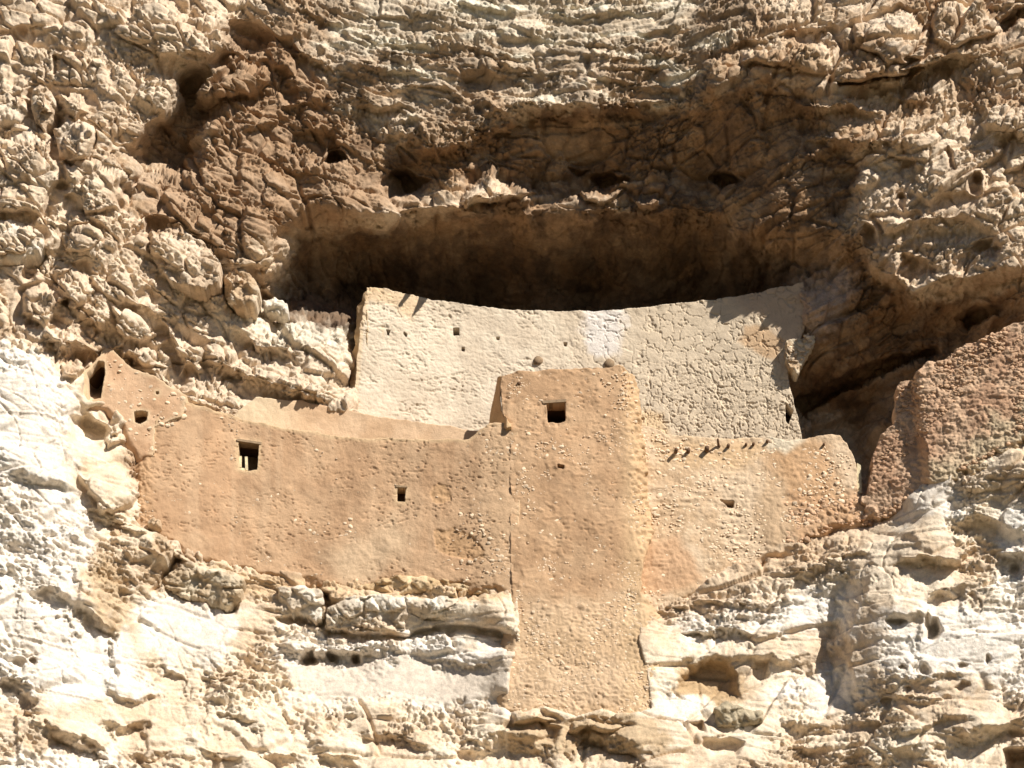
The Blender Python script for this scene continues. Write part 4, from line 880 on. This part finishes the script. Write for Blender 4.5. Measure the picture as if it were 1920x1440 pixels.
for k, (x, y, r, out) in enumerate([(1268,842,3.5,.22),(1291,843,3.6,.14),(1326,839,4.5,.20),(1349,836,2.6,.05),(1366,834,3.2,.14),(1399,832,2.6,.10),(1413,831,2.8,.12),(1439,826,3.0,.10),(1545,832,2.6,.10)]):
    beam(x, y, r, YR, r_rt, out, M_WOODD, 0.3, (0, 0, 0.02), seed=10+k)
y0 = float(YR(np.array(1349), np.array(840)))
rod('forked_stick', at(np.array(1351), np.array(843), y0+0.1), at(np.array(1346), np.array(823), y0-0.22), 0.035, 0.028, M_WOODD, r_rt, 8, 0.02, 30)
rod('beam_end', at(np.array(973), np.array(719), float(YT(np.array(973), np.array(719)))+.3), at(np.array(973), np.array(719), float(YT(np.array(973), np.array(719)))-.03), 0.05, 0.05, M_WOODD, r_tw, 10, 0, 31)
def plank(name, poly, yf, out, thick, mat, root):
    P = np.array(poly, float); y = yf(P[:, 0], P[:, 1]); f = at(P[:, 0], P[:, 1], y-out); b = f.copy(); b[:, 1] += thick; n = len(P)
    co = np.concatenate([f, b]); qd = [[k, n+k, n+(k+1) % n, (k+1) % n] for k in range(n)]
    if n == 4: qd += [[0,1,2,3],[7,6,5,4]]
    me = new_mesh(name, co, np.array(qd)); me.polygons.foreach_set('use_smooth', np.zeros(len(me.polygons), bool))
    o = link(name, me, mat); child_of(o, root); return o
plank('lintel', [(444,822),(491,829),(490,833),(444,826)], YL, 0.03, 0.4, M_WOOD, w_lf)
plank('window_frame', [(459,856),(464,856),(465,882),(460,881)], YL, -0.10, 0.06, M_WOODP, w_lf)
plank('window_frame', [(447,876),(459,878),(459,882),(447,880)], YL, -0.11, 0.06, M_WOODP, w_lf)
plank('window_frame', [(447,855),(453,855),(453,876),(447,875)], YL, -0.2, 0.08, M_WOODP, w_lf)
plank('lintel', [(1016,751),(1062,748),(1062,753),(1018,756)], YT, 0.025, 0.4, M_WOOD, w_tw)
plank('lintel', [(742,909),(764,911),(764,914),(742,913)], YL, 0.02, 0.3, M_WOOD, w_sl)
pk = plank('door_post', [(1607,868),(1614,872),(1616,924),(1608,926)], lambda u, v: YR(u*0+1600, v), -0.02, 0.12, M_WOODP, r_rt)

# ------------------------------------------------------------------ loose boulders and slabs
def boulder(label, poly, Yd, amp, r, c1, c2, seed, thick=0.6, group=None, name='boulder', lean=0.0, cat='boulder'):
    cx = float(np.mean([q[0] for q in poly])); cy = float(np.mean([q[1] for q in poly])); by = max(q[1] for q in poly); hh = by - min(q[1] for q in poly)
    yf = lambda u, v: Yd + lean*(v-cy)/hh + 0.0*u
    if 120 < seed < 130: amp *= 0.6
    def disp(p, u, v, sd):
        x = np.clip(-sd/r, 0, 1); rd = amp*np.sqrt(1-(1-x)**2)
        return rd + 0.15*facets(p*np.array([0.8, 0.5, 1.3], f32), 1.9, seed, 1.1, 0.5, 0.14) + 0.07*facets(p, 4.8, seed+1, 1.0, 0.5) + 0.035*facets(p, 10.0, seed+2, 1.0, 0.5, 0.3)
    cf = lambda p, u, v, sd: mix(C(*c1), C(*c2), sst(-.3, .35, noise2(u, v, 1.6, 4, seed)))
    o = sheet(name, poly, yf, M_BOULD, cf, disp, 1.9, thick, (), 5.0, 2.0, None, seed)
    loc = at(np.array(cx), np.array(by), Yd); o.data.transform(Matrix.Translation(-Vector(loc))); o.location = loc; tag(o, label, cat, group, 'thing'); return o
TAN1, TAN2, WH1, WH2 = (0.52,0.375,0.24), (0.69,0.56,0.41), (0.62,0.51,0.385), (0.76,0.68,0.565)
boulder('big wedge shaped tan boulder below the left end of the curved wall', [(188,992),(212,980),(268,988),(318,1008),(322,1030),(306,1062),(290,1092),(276,1106),(256,1096),(238,1062),(208,1030)], -1.25, 0.28, 34, TAN1, TAN2, 101, 0.8, lean=0.35)
boulder('broad grey tan slab tucked right of the wedge shaped boulder', [(292,1102),(318,1072),(350,1058),(440,1068),(455,1088),(450,1120),(425,1148),(380,1134),(330,1118)], -0.62, 0.2, 24, (0.50,0.38,0.25), (0.66,0.55,0.40), 102, 0.7, lean=0.4, name='rock_slab', cat='rock')
boulder('squarish pale block left of the long split slab', [(520,1102),(560,1094),(600,1108),(609,1132),(603,1160),(592,1166),(560,1150),(523,1158)], -0.22, 0.18, 20, WH1, WH2, 103, 0.7, lean=0.3, name='rock_slab', cat='rock')
boulder('long split pale slab under the middle of the curved wall', [(612,1140),(640,1124),(700,1116),(800,1120),(876,1116),(878,1128),(850,1158),(800,1160),(765,1166),(760,1186),(690,1180),(612,1178)], -0.2, 0.2, 20, WH1, WH2, 104, 0.7, lean=0.35, name='rock_slab', cat='rock')
boulder('short pale slab wedged against the tower foot', [(882,1132),(930,1128),(962,1138),(970,1170),(950,1192),(930,1178),(860,1166)], -0.3, 0.18, 18, WH1, WH2, 105, 0.6, lean=0.3, name='rock_slab', cat='rock')
boulder('ochre capping slab directly under the curved wall near the tower', [(650,1104),(700,1090),(745,1078),(800,1080),(870,1092),(884,1100),(880,1114),(800,1110),(740,1116),(690,1114)], -0.05, 0.14, 12, (0.53,0.37,0.21), (0.67,0.50,0.31), 106, 0.6, lean=0.2, name='rock_slab', cat='rock')
boulder('small ochre slab end beside the tower above the short pale slab', [(890,1092),(930,1094),(962,1106),(962,1122),(925,1126),(888,1112)], -0.12, 0.14, 12, (0.53,0.37,0.21), (0.67,0.50,0.31), 107, 0.6, lean=0.2, name='rock_slab', cat='rock')
boulder('small round stone at the bottom left corner of the curved wall', [(275,978),(290,970),(302,976),(300,988),(286,992),(275,987)], -1.2, 0.14, 9, TAN1, TAN2, 108, 0.3)
boulder('dark grey lumpy boulder on the ledge right of the tower base', [(1340,1330),(1362,1320),(1400,1326),(1432,1336),(1428,1352),(1400,1366),(1370,1370),(1345,1362)], -1.15, 0.2, 18, (0.30,0.25,0.17), (0.46,0.38,0.26), 109, 0.6, lean=0.2)
boulder('squat rounded rock beside the cream wall under the alcove edge', [(418,514),(450,503),(478,520),(486,548),(478,578),(440,580),(420,552)], -0.15, 0.3, 24, TAN1, TAN2, 110, 0.8, lean=-0.1)
boulder('small pale rock lying at the alcove mouth left of the cream wall', [(494,566),(515,560),(536,570),(538,590),(500,592)], 0.9, 0.2, 14, WH1, WH2, 111, 0.5)

KN = (0.56,0.42,0.29), (0.72,0.59,0.45)
boulder('upright knob of pale rock between two crevices near the left edge', [(58,172),(76,160),(96,168),(104,200),(96,226),(82,242),(66,228),(56,202)], -2.15, 0.26, 22, *KN, 121, 0.7)
boulder('low flat topped rock touching the left edge beside the upright knob', [(-30,182),(20,176),(46,184),(52,206),(36,226),(-30,228)], -2.2, 0.24, 22, *KN, 122, 0.7)
boulder('round headed block of rock hanging below the dark left crevice', [(102,244),(128,228),(158,232),(174,256),(168,288),(142,304),(112,290)], -2.15, 0.3, 26, *KN, 123, 0.7)
boulder('smooth pale boulder at the left edge with a dark cleft at its right', [(-40,420),(20,412),(60,418),(84,442),(72,474),(30,490),(-40,492)], -2.25, 0.3, 30, (0.62,0.50,0.37), (0.76,0.66,0.53), 124, 0.8)
boulder('small humped rock right of the smooth left edge boulder', [(112,446),(140,428),(178,430),(196,454),(176,478),(132,478)], -1.95, 0.24, 22, *KN, 125, 0.7)
boulder('broad rounded rock shoulder below the long shaded gully', [(288,440),(330,428),(372,444),(412,490),(408,524),(376,540),(316,526),(284,484)], -0.98, 0.12, 50, *KN, 126, 0.9)
